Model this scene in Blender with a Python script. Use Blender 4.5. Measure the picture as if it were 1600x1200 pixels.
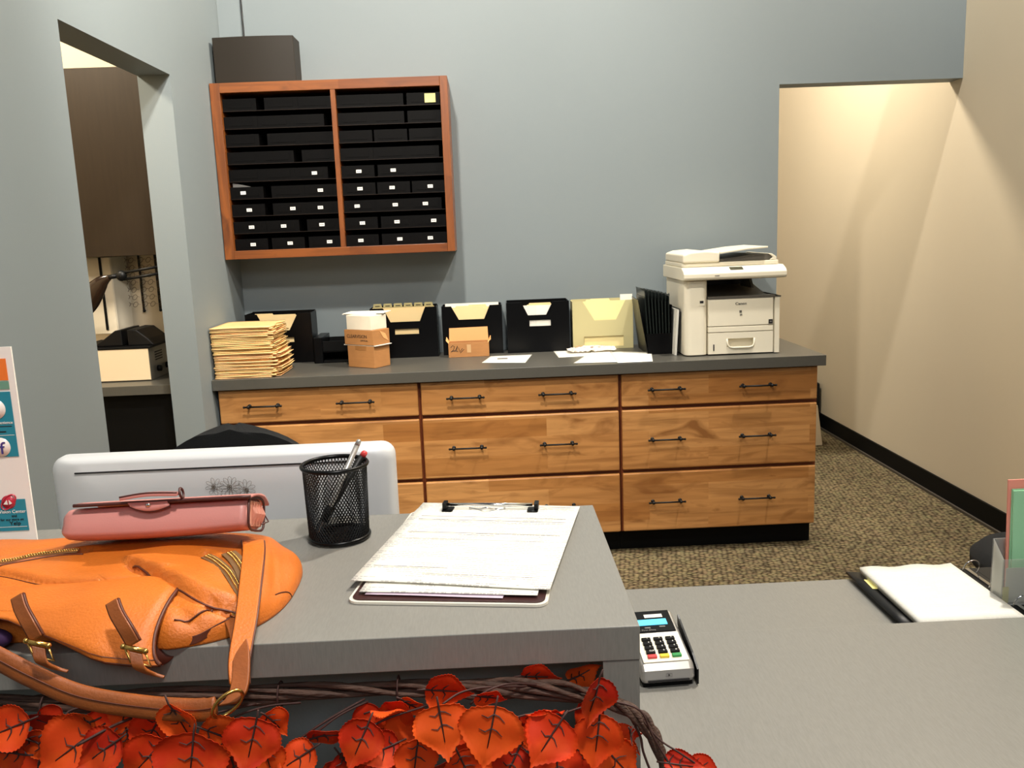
import bpy, bmesh, math, random
from mathutils import Vector, Matrix, Euler
PI = math.pi
random.seed(7)
SC = bpy.context.scene
for o in list(bpy.data.objects): bpy.data.objects.remove(o)
COL = SC.collection
# ---------------------------------------------------------------- camera
FW = Vector((0.02161976, 0.98465515, -0.17316704)); RT = Vector((0.99888636, -0.02853956, -0.03757036)); UP = Vector((0.04193596, 0.17216194, 0.98417562))
CP = Vector((1.26259622, -4.51622776, 1.53155978)); FPX = 1359.9316
cd = bpy.data.cameras.new('camera'); cam = bpy.data.objects.new('camera', cd); COL.objects.link(cam)
cd.sensor_width = 36; cd.lens = FPX * 36 / 1600; cd.clip_start = .05
cam.matrix_world = Matrix(((RT.x, UP.x, -FW.x, CP.x), (RT.y, UP.y, -FW.y, CP.y), (RT.z, UP.z, -FW.z, CP.z), (0, 0, 0, 1)))
SC.camera = cam
# ---------------------------------------------------------------- light
SC.view_settings.view_transform = 'Standard'; SC.view_settings.look = 'None'
SC.view_settings.exposure = 0.0; SC.view_settings.gamma = 1; SC.view_settings.use_curve_mapping = False
W = bpy.data.worlds.new('world'); SC.world = W; W.use_nodes = True
W.node_tree.nodes['Background'].inputs[0].default_value = (.86, .93, 1.0, 1); W.node_tree.nodes['Background'].inputs[1].default_value = .10
def lamp(name, loc, power, size=.1, col=(1, .93, .82), kind='POINT', target=None, sizey=None, spot=None):
    l = bpy.data.lights.new(name, kind); l.energy = power; l.color = col
    if kind == 'AREA':
        l.size = size
        if sizey: l.shape = 'RECTANGLE'; l.size_y = sizey
    else: l.shadow_soft_size = size
    if spot: l.spot_size = math.radians(spot[0]); l.spot_blend = spot[1]
    o = bpy.data.objects.new(name, l); COL.objects.link(o); o.location = loc
    if target is not None:
        o.rotation_euler = (Vector(target) - Vector(loc)).to_track_quat('-Z', 'Y').to_euler()
    return o
lamp('ceiling_light_right', (3.07, -1.5, 5.45), 880, .09, (1, .95, .87))
lamp('ceiling_light_back', (.85, -2.35, 3.66), 415, .08, kind='SPOT', target=(.62, 0, 2.0), spot=(96, .7))
lamp('ceiling_light_corridor', (2.45, 1.05, 3.15), 165, .14, (1, .9, .73))
lamp('nook_light', (-1.0, -1.3, 2.95), 170, .12, (1, .87, .66))
lamp('front_fill_spot', (1.6, -4.5, 4.0), 360, .15, (1, .95, .88), kind='SPOT', target=(.25, -2.7, 1.2), spot=(90, .8))  # unseen front spot, moved and widened as fill for the left wall
lamp('behind_camera_fill', (1.9, -7.2, 3.6), 42, 1.6, (.9, .95, 1), 'AREA', (1.2, -1, 1.2), 1.0)  # soft area fill added behind the camera, not a known fixture
# ---------------------------------------------------------------- material helpers
def srgb(r, g, b):
    f = lambda c: (c / 255 / 12.92) if c / 255 <= .04045 else ((c / 255 + .055) / 1.055) ** 2.4
    return (f(r), f(g), f(b), 1)
def mat(name, col, rough=.5, metal=0, spec=None, bump=None, vary=None, coat=0, alpha=1, trans=0, emit=None, objvar=0, sheen=0):
    m = bpy.data.materials.new(name); m.use_nodes = True; nt = m.node_tree; b = nt.nodes['Principled BSDF']
    b.inputs['Base Color'].default_value = col; b.inputs['Roughness'].default_value = rough; b.inputs['Metallic'].default_value = metal
    if spec is not None: b.inputs['Specular IOR Level'].default_value = spec
    if coat: b.inputs['Coat Weight'].default_value = coat; b.inputs['Coat Roughness'].default_value = .2
    if trans: b.inputs['Transmission Weight'].default_value = trans
    if sheen: b.inputs['Sheen Weight'].default_value = sheen
    if alpha < 1: b.inputs['Alpha'].default_value = alpha
    if emit: b.inputs['Emission Color'].default_value = emit[0]; b.inputs['Emission Strength'].default_value = emit[1]
    N = nt.nodes.new; L = nt.links.new
    tc = N('ShaderNodeTexCoord')
    if vary:     # (scale xyz, amount, detail)
        mp = N('ShaderNodeMapping'); mp.inputs['Scale'].default_value = vary[0]; L(tc.outputs['Object'], mp.inputs[0])
        no = N('ShaderNodeTexNoise'); no.inputs['Scale'].default_value = 1; no.inputs['Detail'].default_value = 6; L(mp.outputs[0], no.inputs['Vector'])
        hs = N('ShaderNodeMapRange'); hs.inputs['From Min'].default_value = .3; hs.inputs['From Max'].default_value = .7
        hs.inputs['To Min'].default_value = 1 - vary[1]; hs.inputs['To Max'].default_value = 1 + vary[1]; L(no.outputs[0], hs.inputs[0])
        hv = N('ShaderNodeHueSaturation'); hv.inputs['Color'].default_value = col; L(hs.outputs[0], hv.inputs['Value'])
        last = hv
        if objvar:
            oi = N('ShaderNodeObjectInfo'); mr = N('ShaderNodeMapRange'); mr.inputs['To Min'].default_value = .5 - objvar; mr.inputs['To Max'].default_value = .5 + objvar
            L(oi.outputs['Random'], mr.inputs[0]); L(mr.outputs[0], hv.inputs['Hue'])
        L(hv.outputs[0], b.inputs['Base Color'])
    if bump:     # (scale, strength, distance)
        mp2 = N('ShaderNodeMapping'); s = bump[0]; mp2.inputs['Scale'].default_value = s if isinstance(s, tuple) else (s, s, s); L(tc.outputs['Object'], mp2.inputs[0])
        n2 = N('ShaderNodeTexNoise'); n2.inputs['Scale'].default_value = 1; n2.inputs['Detail'].default_value = 3; L(mp2.outputs[0], n2.inputs['Vector'])
        bp = N('ShaderNodeBump'); bp.inputs['Strength'].default_value = bump[1]; bp.inputs['Distance'].default_value = bump[2]; L(n2.outputs[0], bp.inputs['Height'])
        L(bp.outputs[0], b.inputs['Normal'])
    return m
def wood_mat(name, c1, c2, c3, board_l=.75, board_h=.085, rough=.38, vertical=False):
    m = bpy.data.materials.new(name); m.use_nodes = True; nt = m.node_tree; b = nt.nodes['Principled BSDF']; N = nt.nodes.new; L = nt.links.new
    g = N('ShaderNodeNewGeometry'); sp = N('ShaderNodeSeparateXYZ'); L(g.outputs['Position'], sp.inputs[0])
    cb = N('ShaderNodeCombineXYZ')
    if vertical: L(sp.outputs['Z'], cb.inputs[0]); L(sp.outputs['X'], cb.inputs[1])
    else: L(sp.outputs['X'], cb.inputs[0]); L(sp.outputs['Z'], cb.inputs[1])
    L(sp.outputs['Y'], cb.inputs[2])
    br = N('ShaderNodeTexBrick'); br.inputs['Scale'].default_value = 1; br.inputs['Mortar Size'].default_value = 0; br.inputs['Brick Width'].default_value = board_l; br.inputs['Row Height'].default_value = board_h
    br.offset = .37; br.inputs['Color1'].default_value = (0, 0, 0, 1); br.inputs['Color2'].default_value = (1, 1, 1, 1); L(cb.outputs[0], br.inputs['Vector'])
    mp = N('ShaderNodeMapping'); mp.inputs['Scale'].default_value = (3.0, 38, 20); L(cb.outputs[0], mp.inputs[0])
    # shift the grain per board
    ad = N('ShaderNodeVectorMath'); ad.operation = 'ADD'; sc = N('ShaderNodeVectorMath'); sc.operation = 'SCALE'; sc.inputs['Scale'].default_value = 9
    L(br.outputs['Color'], sc.inputs[0]); L(mp.outputs[0], ad.inputs[0]); L(sc.outputs[0], ad.inputs[1])
    no = N('ShaderNodeTexNoise'); no.inputs['Scale'].default_value = 1; no.inputs['Detail'].default_value = 8; no.inputs['Distortion'].default_value = .7; L(ad.outputs[0], no.inputs['Vector'])
    mp3 = N('ShaderNodeMapping'); mp3.inputs['Scale'].default_value = (4, 11, 5); L(cb.outputs[0], mp3.inputs[0])
    n3 = N('ShaderNodeTexNoise'); n3.inputs['Scale'].default_value = 1; n3.inputs['Detail'].default_value = 4; n3.inputs['Distortion'].default_value = 1.2; L(mp3.outputs[0], n3.inputs['Vector'])
    mx = N('ShaderNodeMix'); mx.data_type = 'RGBA'; mx.inputs[6].default_value = c1; mx.inputs[7].default_value = c2
    L(br.outputs['Color'], mx.inputs[0])
    r1 = N('ShaderNodeMapRange'); r1.inputs['From Min'].default_value = .52; r1.inputs['From Max'].default_value = .74; L(n3.outputs[0], r1.inputs[0])
    r2 = N('ShaderNodeMapRange'); r2.inputs['From Min'].default_value = .42; r2.inputs['From Max'].default_value = .72; r2.inputs['To Max'].default_value = .55; L(no.outputs[0], r2.inputs[0])
    mu = N('ShaderNodeMath'); mu.operation = 'MAXIMUM'; m3 = N('ShaderNodeMath'); m3.operation = 'MULTIPLY'; m3.inputs[1].default_value = .8; L(r1.outputs[0], m3.inputs[0]); L(m3.outputs[0], mu.inputs[0]); L(r2.outputs[0], mu.inputs[1])
    mx2 = N('ShaderNodeMix'); mx2.data_type = 'RGBA'; mx2.inputs[7].default_value = c3; L(mu.outputs[0], mx2.inputs[0]); L(mx.outputs[2], mx2.inputs[6])
    L(mx2.outputs[2], b.inputs['Base Color']); b.inputs['Roughness'].default_value = rough
    return m
M = {}
M['blue'] = mat('blue_grey_paint', srgb(119, 128, 131), .62, bump=(260, .12, .002), vary=((1.2, 1.2, 1.2), .02))
M['cream'] = mat('cream_paint', srgb(226, 210, 182), .65, bump=(240, .12, .002), vary=((1.1, 1.1, 1.1), .02))
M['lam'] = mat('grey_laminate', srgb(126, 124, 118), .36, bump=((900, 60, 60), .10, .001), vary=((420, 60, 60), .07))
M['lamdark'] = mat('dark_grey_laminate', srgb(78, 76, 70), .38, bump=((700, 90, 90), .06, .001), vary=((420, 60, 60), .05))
M['black'] = mat('black_base', srgb(5, 5, 5), .6, spec=.15)
M['blackgloss'] = mat('black_plastic', srgb(4, 4, 5), .32, spec=.22)
M['blackmatt'] = mat('black_matt_metal', srgb(12, 12, 13), .45, spec=.3)
M['drawer'] = wood_mat('alder_drawer_wood', srgb(202, 148, 90), srgb(162, 106, 52), srgb(114, 66, 26))
M['reveal'] = mat('stained_case_wood', srgb(112, 52, 22), .45, vary=((4, 40, 40), .15))
M['oak'] = wood_mat('reddish_oak', srgb(136, 76, 30), srgb(118, 62, 22), srgb(72, 34, 12), .6, .2, .4)
M['oakv'] = wood_mat('reddish_oak_upright', srgb(136, 76, 30), srgb(118, 62, 22), srgb(72, 34, 12), .6, .2, .4, True)
M['white'] = mat('white_paper', srgb(232, 229, 218), .6)
M['cardwhite'] = mat('white_card_box', srgb(226, 216, 196), .6, bump=(40, .2, .003), vary=((14, 14, 14), .04))
M['printer'] = mat('warm_white_plastic', srgb(232, 224, 202), .42)
M['printerdk'] = mat('grey_printer_plastic', srgb(92, 88, 80), .4)
M['manila'] = mat('manila_paper', srgb(232, 190, 128), .62, vary=((6, 20, 6), .07), objvar=.012)
M['folder'] = mat('buff_folder', srgb(232, 204, 150), .6, vary=((5, 5, 5), .03))
M['creamplastic'] = mat('cream_plastic', srgb(190, 180, 132), .5)
M['cardboard'] = mat('brown_cardboard', srgb(168, 116, 66), .7, vary=((20, 20, 60), .07), bump=((30, 30, 200), .15, .001))
M['flap'] = mat('inner_cardboard', srgb(226, 166, 106), .7)
M['ink'] = mat('black_ink', srgb(22, 20, 22), .6)
M['inkgrey'] = mat('grey_ink', srgb(120, 116, 112), .6)
M['orange_leather'] = mat('orange_leather', srgb(196, 104, 30), .48, spec=.4, bump=(330, .5, .0016), vary=((11, 11, 11), .12))
M['orange_edge'] = mat('brown_leather_edge', srgb(84, 34, 10), .5, vary=((60, 60, 60), .2))
M['tan'] = mat('worn_tan_leather', srgb(136, 70, 22), .48, bump=(300, .4, .001), vary=((25, 25, 60), .18))
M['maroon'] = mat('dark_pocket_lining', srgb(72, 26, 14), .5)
M['pink'] = mat('pink_leather', srgb(200, 132, 124), .4, bump=(500, .15, .001), vary=((7, 7, 7), .04))
M['pinkdk'] = mat('brown_pink_edge', srgb(72, 34, 30), .45)
M['brass'] = mat('brass', srgb(212, 168, 92), .25, 1)
M['chrome'] = mat('chrome', srgb(215, 215, 215), .12, 1)
M['alu'] = mat('brushed_aluminium', srgb(222, 223, 224), .42, .25)
M['silver'] = mat('silver_plastic', srgb(172, 169, 165), .32, .6)
M['fabric'] = mat('black_fabric', srgb(18, 19, 20), .95, bump=(700, .9, .003), vary=((500, 500, 500), .5))
M['espresso'] = mat('espresso_laminate', srgb(48, 37, 25), .5, spec=.25, vary=((60, 10, 5), .10))
M['speaker'] = mat('brown_grey_speaker', srgb(40, 35, 29), .5, spec=.2)
M['yellow'] = mat('yellow_sticky_note', srgb(236, 226, 140), .6)
M['green'] = mat('mint_green_paper', srgb(156, 212, 168), .6)
M['pinkp'] = mat('salmon_paper', srgb(240, 150, 132), .6)
M['lcd'] = mat('lit_blue_display', srgb(90, 190, 230), .2, emit=(srgb(90, 200, 245), .9))
M['orangep'] = mat('orange_print', srgb(238, 122, 46), .3)
M['teal'] = mat('teal_print', srgb(40, 132, 152), .3)
M['sage'] = mat('sage_print', srgb(110, 152, 130), .3)
M['signwhite'] = mat('glossy_white_card', srgb(240, 232, 224), .25)
M['purple'] = mat('purple_print', srgb(70, 56, 130), .3)
M['redp'] = mat('red_print', srgb(190, 40, 60), .3)
M['red'] = mat('red_key', srgb(205, 60, 60), .35); M['yel'] = mat('yellow_key', srgb(226, 196, 50), .35); M['grn'] = mat('green_key', srgb(40, 140, 70), .35)
M['vine'] = mat('brown_vine', srgb(74, 50, 38), .7, bump=((60, 400, 400), .8, .003), vary=((30, 160, 160), .35))
M['twig'] = mat('dark_twig', srgb(58, 30, 24), .7)
M['purplebag'] = mat('dark_purple_cloth', srgb(52, 22, 66), .8)
def leaf_mat():
    m = bpy.data.materials.new('orange_red_leaf'); m.use_nodes = True; nt = m.node_tree; b = nt.nodes['Principled BSDF']; N = nt.nodes.new; L = nt.links.new
    oi = N('ShaderNodeObjectInfo'); cr = N('ShaderNodeValToRGB'); e = cr.color_ramp.elements
    e[0].position = 0; e[0].color = srgb(184, 34, 14); e[1].position = 1; e[1].color = srgb(240, 98, 32)
    k = cr.color_ramp.elements.new(.5); k.color = srgb(226, 62, 22)
    L(oi.outputs['Random'], cr.inputs[0])
    tc = N('ShaderNodeTexCoord'); no = N('ShaderNodeTexNoise'); no.inputs['Scale'].default_value = 24; no.inputs['Detail'].default_value = 3; L(tc.outputs['Object'], no.inputs['Vector'])
    mx = N('ShaderNodeMix'); mx.data_type = 'RGBA'; mx.inputs[7].default_value = srgb(240, 104, 28)
    mr = N('ShaderNodeMapRange'); mr.inputs['From Min'].default_value = .45; mr.inputs['From Max'].default_value = .75; mr.inputs['To Max'].default_value = .6; L(no.outputs[0], mr.inputs[0])
    L(mr.outputs[0], mx.inputs[0]); L(cr.outputs[0], mx.inputs[6]); L(mx.outputs[2], b.inputs['Base Color'])
    b.inputs['Roughness'].default_value = .6; b.inputs['Specular IOR Level'].default_value = .2
    tr = N('ShaderNodeBsdfTranslucent'); L(mx.outputs[2], tr.inputs['Color']); ms = N('ShaderNodeMixShader'); ms.inputs[0].default_value = .3; b_ = N('ShaderNodeBump'); b_.inputs['Strength'].default_value = .5; b_.inputs['Distance'].default_value = .004; L(no.outputs[0], b_.inputs['Height']); L(b_.outputs[0], b.inputs['Normal'])
    out = nt.nodes['Material Output']; L(b.outputs[0], ms.inputs[1]); L(tr.outputs[0], ms.inputs[2]); L(ms.outputs[0], out.inputs[0])
    return m
M['leaf'] = leaf_mat()
def carpet_mat():
    m = bpy.data.materials.new('brown_loop_carpet'); m.use_nodes = True; nt = m.node_tree; b = nt.nodes['Principled BSDF']; N = nt.nodes.new; L = nt.links.new
    tc = N('ShaderNodeTexCoord'); mp = N('ShaderNodeMapping'); mp.inputs['Rotation'].default_value = (0, 0, .12); mp.inputs['Scale'].default_value = (46, 70, 1); L(tc.outputs['Object'], mp.inputs[0])
    vo = N('ShaderNodeTexVoronoi'); vo.inputs['Randomness'].default_value = .55; vo.inputs['Scale'].default_value = 1; L(mp.outputs[0], vo.inputs['Vector'])
    cr = N('ShaderNodeValToRGB'); e = cr.color_ramp.elements; e[0].position = .22; e[0].color = srgb(142, 128, 98); e[1].position = .72; e[1].color = srgb(60, 50, 34)
    L(vo.outputs['Distance'], cr.inputs[0])
    no = N('ShaderNodeTexNoise'); no.inputs['Scale'].default_value = 2.2; no.inputs['Detail'].default_value = 5; L(tc.outputs['Object'], no.inputs['Vector'])
    hv = N('ShaderNodeHueSaturation'); mr = N('ShaderNodeMapRange'); mr.inputs['From Min'].default_value = .3; mr.inputs['From Max'].default_value = .7; mr.inputs['To Min'].default_value = .8; mr.inputs['To Max'].default_value = 1.15
    L(no.outputs[0], mr.inputs[0]); L(mr.outputs[0], hv.inputs['Value']); L(cr.outputs[0], hv.inputs['Color'])
    mm = N('ShaderNodeMix'); mm.data_type = 'RGBA'; mm.blend_type = 'MULTIPLY'; mm.inputs[0].default_value = .12; L(hv.outputs[0], mm.inputs[6]); L(vo.outputs['Color'], mm.inputs[7]); L(mm.outputs[2], b.inputs['Base Color'])
    bp = N('ShaderNodeBump'); bp.invert = True; bp.inputs['Strength'].default_value = .9; bp.inputs['Distance'].default_value = .006; L(vo.outputs['Distance'], bp.inputs['Height']); L(bp.outputs[0], b.inputs['Normal'])
    b.inputs['Roughness'].default_value = .95; b.inputs['Specular IOR Level'].default_value = .1
    return m
M['carpet'] = carpet_mat()
def acrylic():
    m = bpy.data.materials.new('clear_acrylic'); m.use_nodes = True; nt = m.node_tree; N = nt.nodes.new; L = nt.links.new
    out = nt.nodes['Material Output']; g = nt.nodes['Principled BSDF']; g.inputs['Roughness'].default_value = .08; g.inputs['Base Color'].default_value = (.9, .9, .88, 1)
    t = N('ShaderNodeBsdfTransparent'); t.inputs[0].default_value = (.93, .93, .9, 1); f = N('ShaderNodeFresnel'); f.inputs[0].default_value = 1.5
    mr = N('ShaderNodeMath'); mr.operation = 'ADD'; mr.inputs[1].default_value = .08; L(f.outputs[0], mr.inputs[0])
    ms = N('ShaderNodeMixShader'); L(mr.outputs[0], ms.inputs[0]); L(t.outputs[0], ms.inputs[1]); L(g.outputs[0], ms.inputs[2]); L(ms.outputs[0], out.inputs[0])
    return m
M['acrylic'] = acrylic()
def form_mat(name, rows, seed, strength=.5, tint=(.35, .33, .32, 1)):
    """paper with rows of small print; local x across the sheet, local y up it"""
    m = bpy.data.materials.new(name); m.use_nodes = True; nt = m.node_tree; b = nt.nodes['Principled BSDF']; N = nt.nodes.new; L = nt.links.new
    tc = N('ShaderNodeTexCoord'); sp = N('ShaderNodeSeparateXYZ'); L(tc.outputs['Object'], sp.inputs[0])
    def mth(op, a, bb=None):
        n = N('ShaderNodeMath'); n.operation = op
        for i, v in enumerate((a, bb)):
            if v is None: continue
            if isinstance(v, (int, float)): n.inputs[i].default_value = v
            else: L(v, n.inputs[i])
        return n.outputs[0]
    fr = mth('FRACT', mth('MULTIPLY', sp.outputs['Y'], rows)); stripe = mth('LESS_THAN', fr, .42)
    fl = mth('FLOOR', mth('MULTIPLY', sp.outputs['Y'], rows))
    cb = N('ShaderNodeCombineXYZ'); L(mth('MULTIPLY', sp.outputs['X'], 230), cb.inputs[0]); L(fl, cb.inputs[1]); cb.inputs[2].default_value = seed
    no = N('ShaderNodeTexNoise'); no.inputs['Scale'].default_value = 1; no.inputs['Detail'].default_value = 2; L(cb.outputs[0], no.inputs['Vector'])
    ch = mth('GREATER_THAN', no.outputs[0], .47)
    cb2 = N('ShaderNodeCombineXYZ'); L(mth('MULTIPLY', sp.outputs['X'], 16), cb2.inputs[0]); L(mth('MULTIPLY', fl, .31), cb2.inputs[1]); cb2.inputs[2].default_value = seed + 5
    n2 = N('ShaderNodeTexNoise'); n2.inputs['Scale'].default_value = 1; L(cb2.outputs[0], n2.inputs['Vector'])
    bl = mth('GREATER_THAN', n2.outputs[0], .49)
    f = mth('MULTIPLY', mth('MULTIPLY', mth('MULTIPLY', stripe, ch), bl), strength)
    mx = N('ShaderNodeMix'); mx.data_type = 'RGBA'; mx.inputs[6].default_value = srgb(228, 225, 214); mx.inputs[7].default_value = tint
    L(f, mx.inputs[0]); L(mx.outputs[2], b.inputs['Base Color']); b.inputs['Roughness'].default_value = .6
    return m
M['form'] = form_mat('printed_form', 150, 1.0, .75)
M['page'] = form_mat('printed_page', 120, 4.0, .14)
# ---------------------------------------------------------------- mesh builder
class MB:
    def __init__(s): s.v = []; s.f = []; s.mi = []; s.sm = []; s.cur = 0; s.T = Matrix()
    def add(s, vs, fs, smooth=False):
        n = len(s.v); s.v += [tuple(s.T @ Vector(v)) for v in vs]; s.f += [tuple(i + n for i in f) for f in fs]
        s.mi += [s.cur] * len(fs); s.sm += [smooth] * len(fs); return s
    def box(s, a, b):
        x0, y0, z0 = [min(p, q) for p, q in zip(a, b)]; x1, y1, z1 = [max(p, q) for p, q in zip(a, b)]
        return s.add([(x0, y0, z0), (x1, y0, z0), (x1, y1, z0), (x0, y1, z0), (x0, y0, z1), (x1, y0, z1), (x1, y1, z1), (x0, y1, z1)],
                     [(0, 3, 2, 1), (4, 5, 6, 7), (0, 1, 5, 4), (1, 2, 6, 5), (2, 3, 7, 6), (3, 0, 4, 7)])
    def prism(s, pts, vec, smooth=False):
        """polygon (3d points) swept along vec"""
        n = len(pts); vec = Vector(vec); P = [Vector(p) for p in pts]
        nr = Vector((0, 0, 0))
        for i in range(n): nr += (P[i] - P[0]).cross(P[(i + 1) % n] - P[0])
        if nr.dot(vec) > 0: P = P[::-1]
        vs = [tuple(p) for p in P] + [tuple(p + vec) for p in P]
        fs = [tuple(range(n)), tuple(range(2 * n - 1, n - 1, -1))]
        s.add(vs, fs); k = len(s.v) - 2 * n
        for i in range(n): j = (i + 1) % n; s.f.append((k + j, k + i, k + n + i, k + n + j)); s.mi.append(s.cur); s.sm.append(smooth)
        return s
    def rbox(s, a, b, r, axis='z', seg=5):
        """box with the four edges parallel to axis rounded"""
        ax = 'xyz'.index(axis); u, w = [i for i in range(3) if i != ax]
        lo = [min(p, q) for p, q in zip(a, b)]; hi = [max(p, q) for p, q in zip(a, b)]
        pts = []
        for cx, cy, a0 in ((hi[u] - r, hi[w] - r, 0), (lo[u] + r, hi[w] - r, PI / 2), (lo[u] + r, lo[w] + r, PI), (hi[u] - r, lo[w] + r, 1.5 * PI)):
            for i in range(seg + 1):
                t = a0 + i / seg * PI / 2; p = [0, 0, 0]; p[u] = cx + r * math.cos(t); p[w] = cy + r * math.sin(t); p[ax] = lo[ax]; pts.append(tuple(p))
        v = [0, 0, 0]; v[ax] = hi[ax] - lo[ax]
        return s.prism(pts, v)
    def tube(s, pts, r, n=8, closed=False, cap=True, flat=1.0, up=None):
        P = [Vector(p) for p in pts]; m = len(P); R = r if isinstance(r, (list, tuple)) else [r] * m
        vs = []; ref = Vector(up) if up else Vector((0, 0, 1))
        prev = None
        for i in range(m):
            t = (P[(i + 1) % m] - P[i - 1]) if closed else (P[min(i + 1, m - 1)] - P[max(i - 1, 0)])
            t.normalize()
            if prev is None or up:
                a = ref - t * ref.dot(t)
                if a.length < .05: a = Vector((1, 0, 0)) - t * t.x
            else: a = prev - t * prev.dot(t)
            a.normalize(); prev = a; b = t.cross(a)
            for k in range(n):
                an = 2 * PI * k / n; vs.append(tuple(P[i] + a * (R[i] * math.cos(an)) + b * (R[i] * flat * math.sin(an))))
        fs = []
        for i in range(m if closed else m - 1):
            for k in range(n):
                q = (k + 1) % n; j = (i + 1) % m; fs.append((i * n + k, i * n + q, j * n + q, j * n + k))
        if not closed and cap: fs += [tuple(range(n - 1, -1, -1)), tuple((m - 1) * n + k for k in range(n))]
        return s.add(vs, fs, n > 4)
    def cyl(s, p, q, r, n=16, r2=None):
        return s.tube([p, q], [r, r if r2 is None else r2], n)
    def ring(s, c, R, r, nrm=(0, 0, 1), n=32, k=8, sx=1, sy=1):
        z = Vector(nrm).normalized(); a = z.orthogonal().normalized(); b = z.cross(a); c = Vector(c)
        return s.tube([c + a * (R * sx * math.cos(2 * PI * i / n)) + b * (R * sy * math.sin(2 * PI * i / n)) for i in range(n)], r, k, True)
    def lathe(s, c, prof, n=32):
        vs = []; c = Vector(c)
        for r, z in prof:
            for k in range(n): vs.append((c.x + r * math.cos(2 * PI * k / n), c.y + r * math.sin(2 * PI * k / n), c.z + z))
        fs = [(i * n + k, i * n + (k + 1) % n, (i + 1) * n + (k + 1) % n, (i + 1) * n + k) for i in range(len(prof) - 1) for k in range(n)]
        fs += [tuple(range(n - 1, -1, -1)), tuple((len(prof) - 1) * n + k for k in range(n))]
        return s.add(vs, fs, True)
    def ell(s, c, r, n=20, m=12):
        vs = []; fs = []
        for i in range(m + 1):
            ph = PI * i / m
            for k in range(n): th = 2 * PI * k / n; vs.append((c[0] + r[0] * math.sin(ph) * math.cos(th), c[1] + r[1] * math.sin(ph) * math.sin(th), c[2] - r[2] * math.cos(ph)))
        for i in range(m):
            for k in range(n): fs.append((i * n + k, i * n + (k + 1) % n, (i + 1) * n + (k + 1) % n, (i + 1) * n + k))
        return s.add(vs, fs, True)
    def sheet(s, G, th, smooth=True, closeu=False):
        """grid of 3d points given real thickness th (both faces and rim)"""
        nu = len(G); nv = len(G[0]); V = [[Vector(p) for p in r] for r in G]; top = []; bot = []
        for i in range(nu):
            for j in range(nv):
                du = V[min(i + 1, nu - 1)][j] - V[max(i - 1, 0)][j]; dv = V[i][min(j + 1, nv - 1)] - V[i][max(j - 1, 0)]
                n = du.cross(dv)
                n = n.normalized() if n.length > 1e-12 else Vector((0, 0, 1))
                top.append(tuple(V[i][j] + n * th / 2)); bot.append(tuple(V[i][j] - n * th / 2))
        N = nu * nv; fs = []
        for i in range(nu - 1):
            for j in range(nv - 1):
                a = i * nv + j; b = (i + 1) * nv + j; fs.append((a, b, b + 1, a + 1)); fs.append((N + a, N + a + 1, N + b + 1, N + b))
        rim = [i * nv for i in range(nu)] + [(nu - 1) * nv + j for j in range(1, nv)] + [i * nv + nv - 1 for i in range(nu - 2, -1, -1)] + [j for j in range(nv - 2, 0, -1)]
        for i in range(len(rim)): a = rim[i]; b = rim[(i + 1) % len(rim)]; fs.append((b, a, N + a, N + b))
        return s.add(top + bot, fs, smooth)
    def ribbon(s, path, wdir, width, th):
        """strap along a path, wide along wdir"""
        P = [Vector(p) for p in path]; m = len(P); W_ = wdir if isinstance(wdir, list) else [Vector(wdir)] * m; w = width if isinstance(width, list) else [width] * m
        G = [[P[i] + Vector(W_[i]).normalized() * w[i] * t for t in (-.5, -.44, 0, .44, .5)] for i in range(m)]
        return s.sheet(G, th)
def smooth_path(pts, k=8):
    P = [Vector(p) for p in pts]; out = []
    for i in range(len(P) - 1):
        p0 = P[max(i - 1, 0)]; p1 = P[i]; p2 = P[i + 1]; p3 = P[min(i + 2, len(P) - 1)]
        for j in range(k):
            t = j / k; out.append(.5 * ((2 * p1) + (p2 - p0) * t + (2 * p0 - 5 * p1 + 4 * p2 - p3) * t * t + (-p0 + 3 * p1 - 3 * p2 + p3) * t ** 3))
    out.append(P[-1]); return out
def build(name, mb, mats, parent=None, bevel=0, seg=2, sub=0, origin=None, autos=False):
    me = bpy.data.meshes.new(name); vs = mb.v
    if origin is not None: vs = [(x - origin[0], y - origin[1], z - origin[2]) for x, y, z in vs]
    me.from_pydata(vs, [], mb.f)
    for m in (mats if isinstance(mats, (list, tuple)) else [mats]): me.materials.append(m)
    for p, i, sm in zip(me.polygons, mb.mi, mb.sm): p.material_index = i; p.use_smooth = sm
    me.update(); o = bpy.data.objects.new(name, me); COL.objects.link(o)
    if origin is not None: o.location = origin
    if parent is not None: o.parent = parent
    if bevel:
        b = o.modifiers.new('bevel', 'BEVEL'); b.width = bevel; b.segments = seg; b.limit_method = 'ANGLE'; b.angle_limit = math.radians(40); b.harden_normals = False
        for p in me.polygons: p.use_smooth = p.use_smooth
    if sub: s_ = o.modifiers.new('sub', 'SUBSURF'); s_.levels = sub; s_.render_levels = sub
    return o
def tag(o, label=None, cat=None, group=None, kind=None):
    if label: o['label'] = label
    if cat: o['category'] = cat
    if group: o['group'] = group
    if kind: o['kind'] = kind
    return o
def thing(name, label, cat, loc=(0, 0, 0), rz=0, group=None):
    o = bpy.data.objects.new(name, None); COL.objects.link(o); o.location = loc; o.rotation_euler = (0, 0, rz); o.empty_display_size = .05
    return tag(o, label, cat, group)
def copy_tree(o, parent=None):
    c = o.copy(); COL.objects.link(c)
    if parent is not None: c.parent = parent
    for ch in list(o.children): copy_tree(ch, c)
    return c
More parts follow.
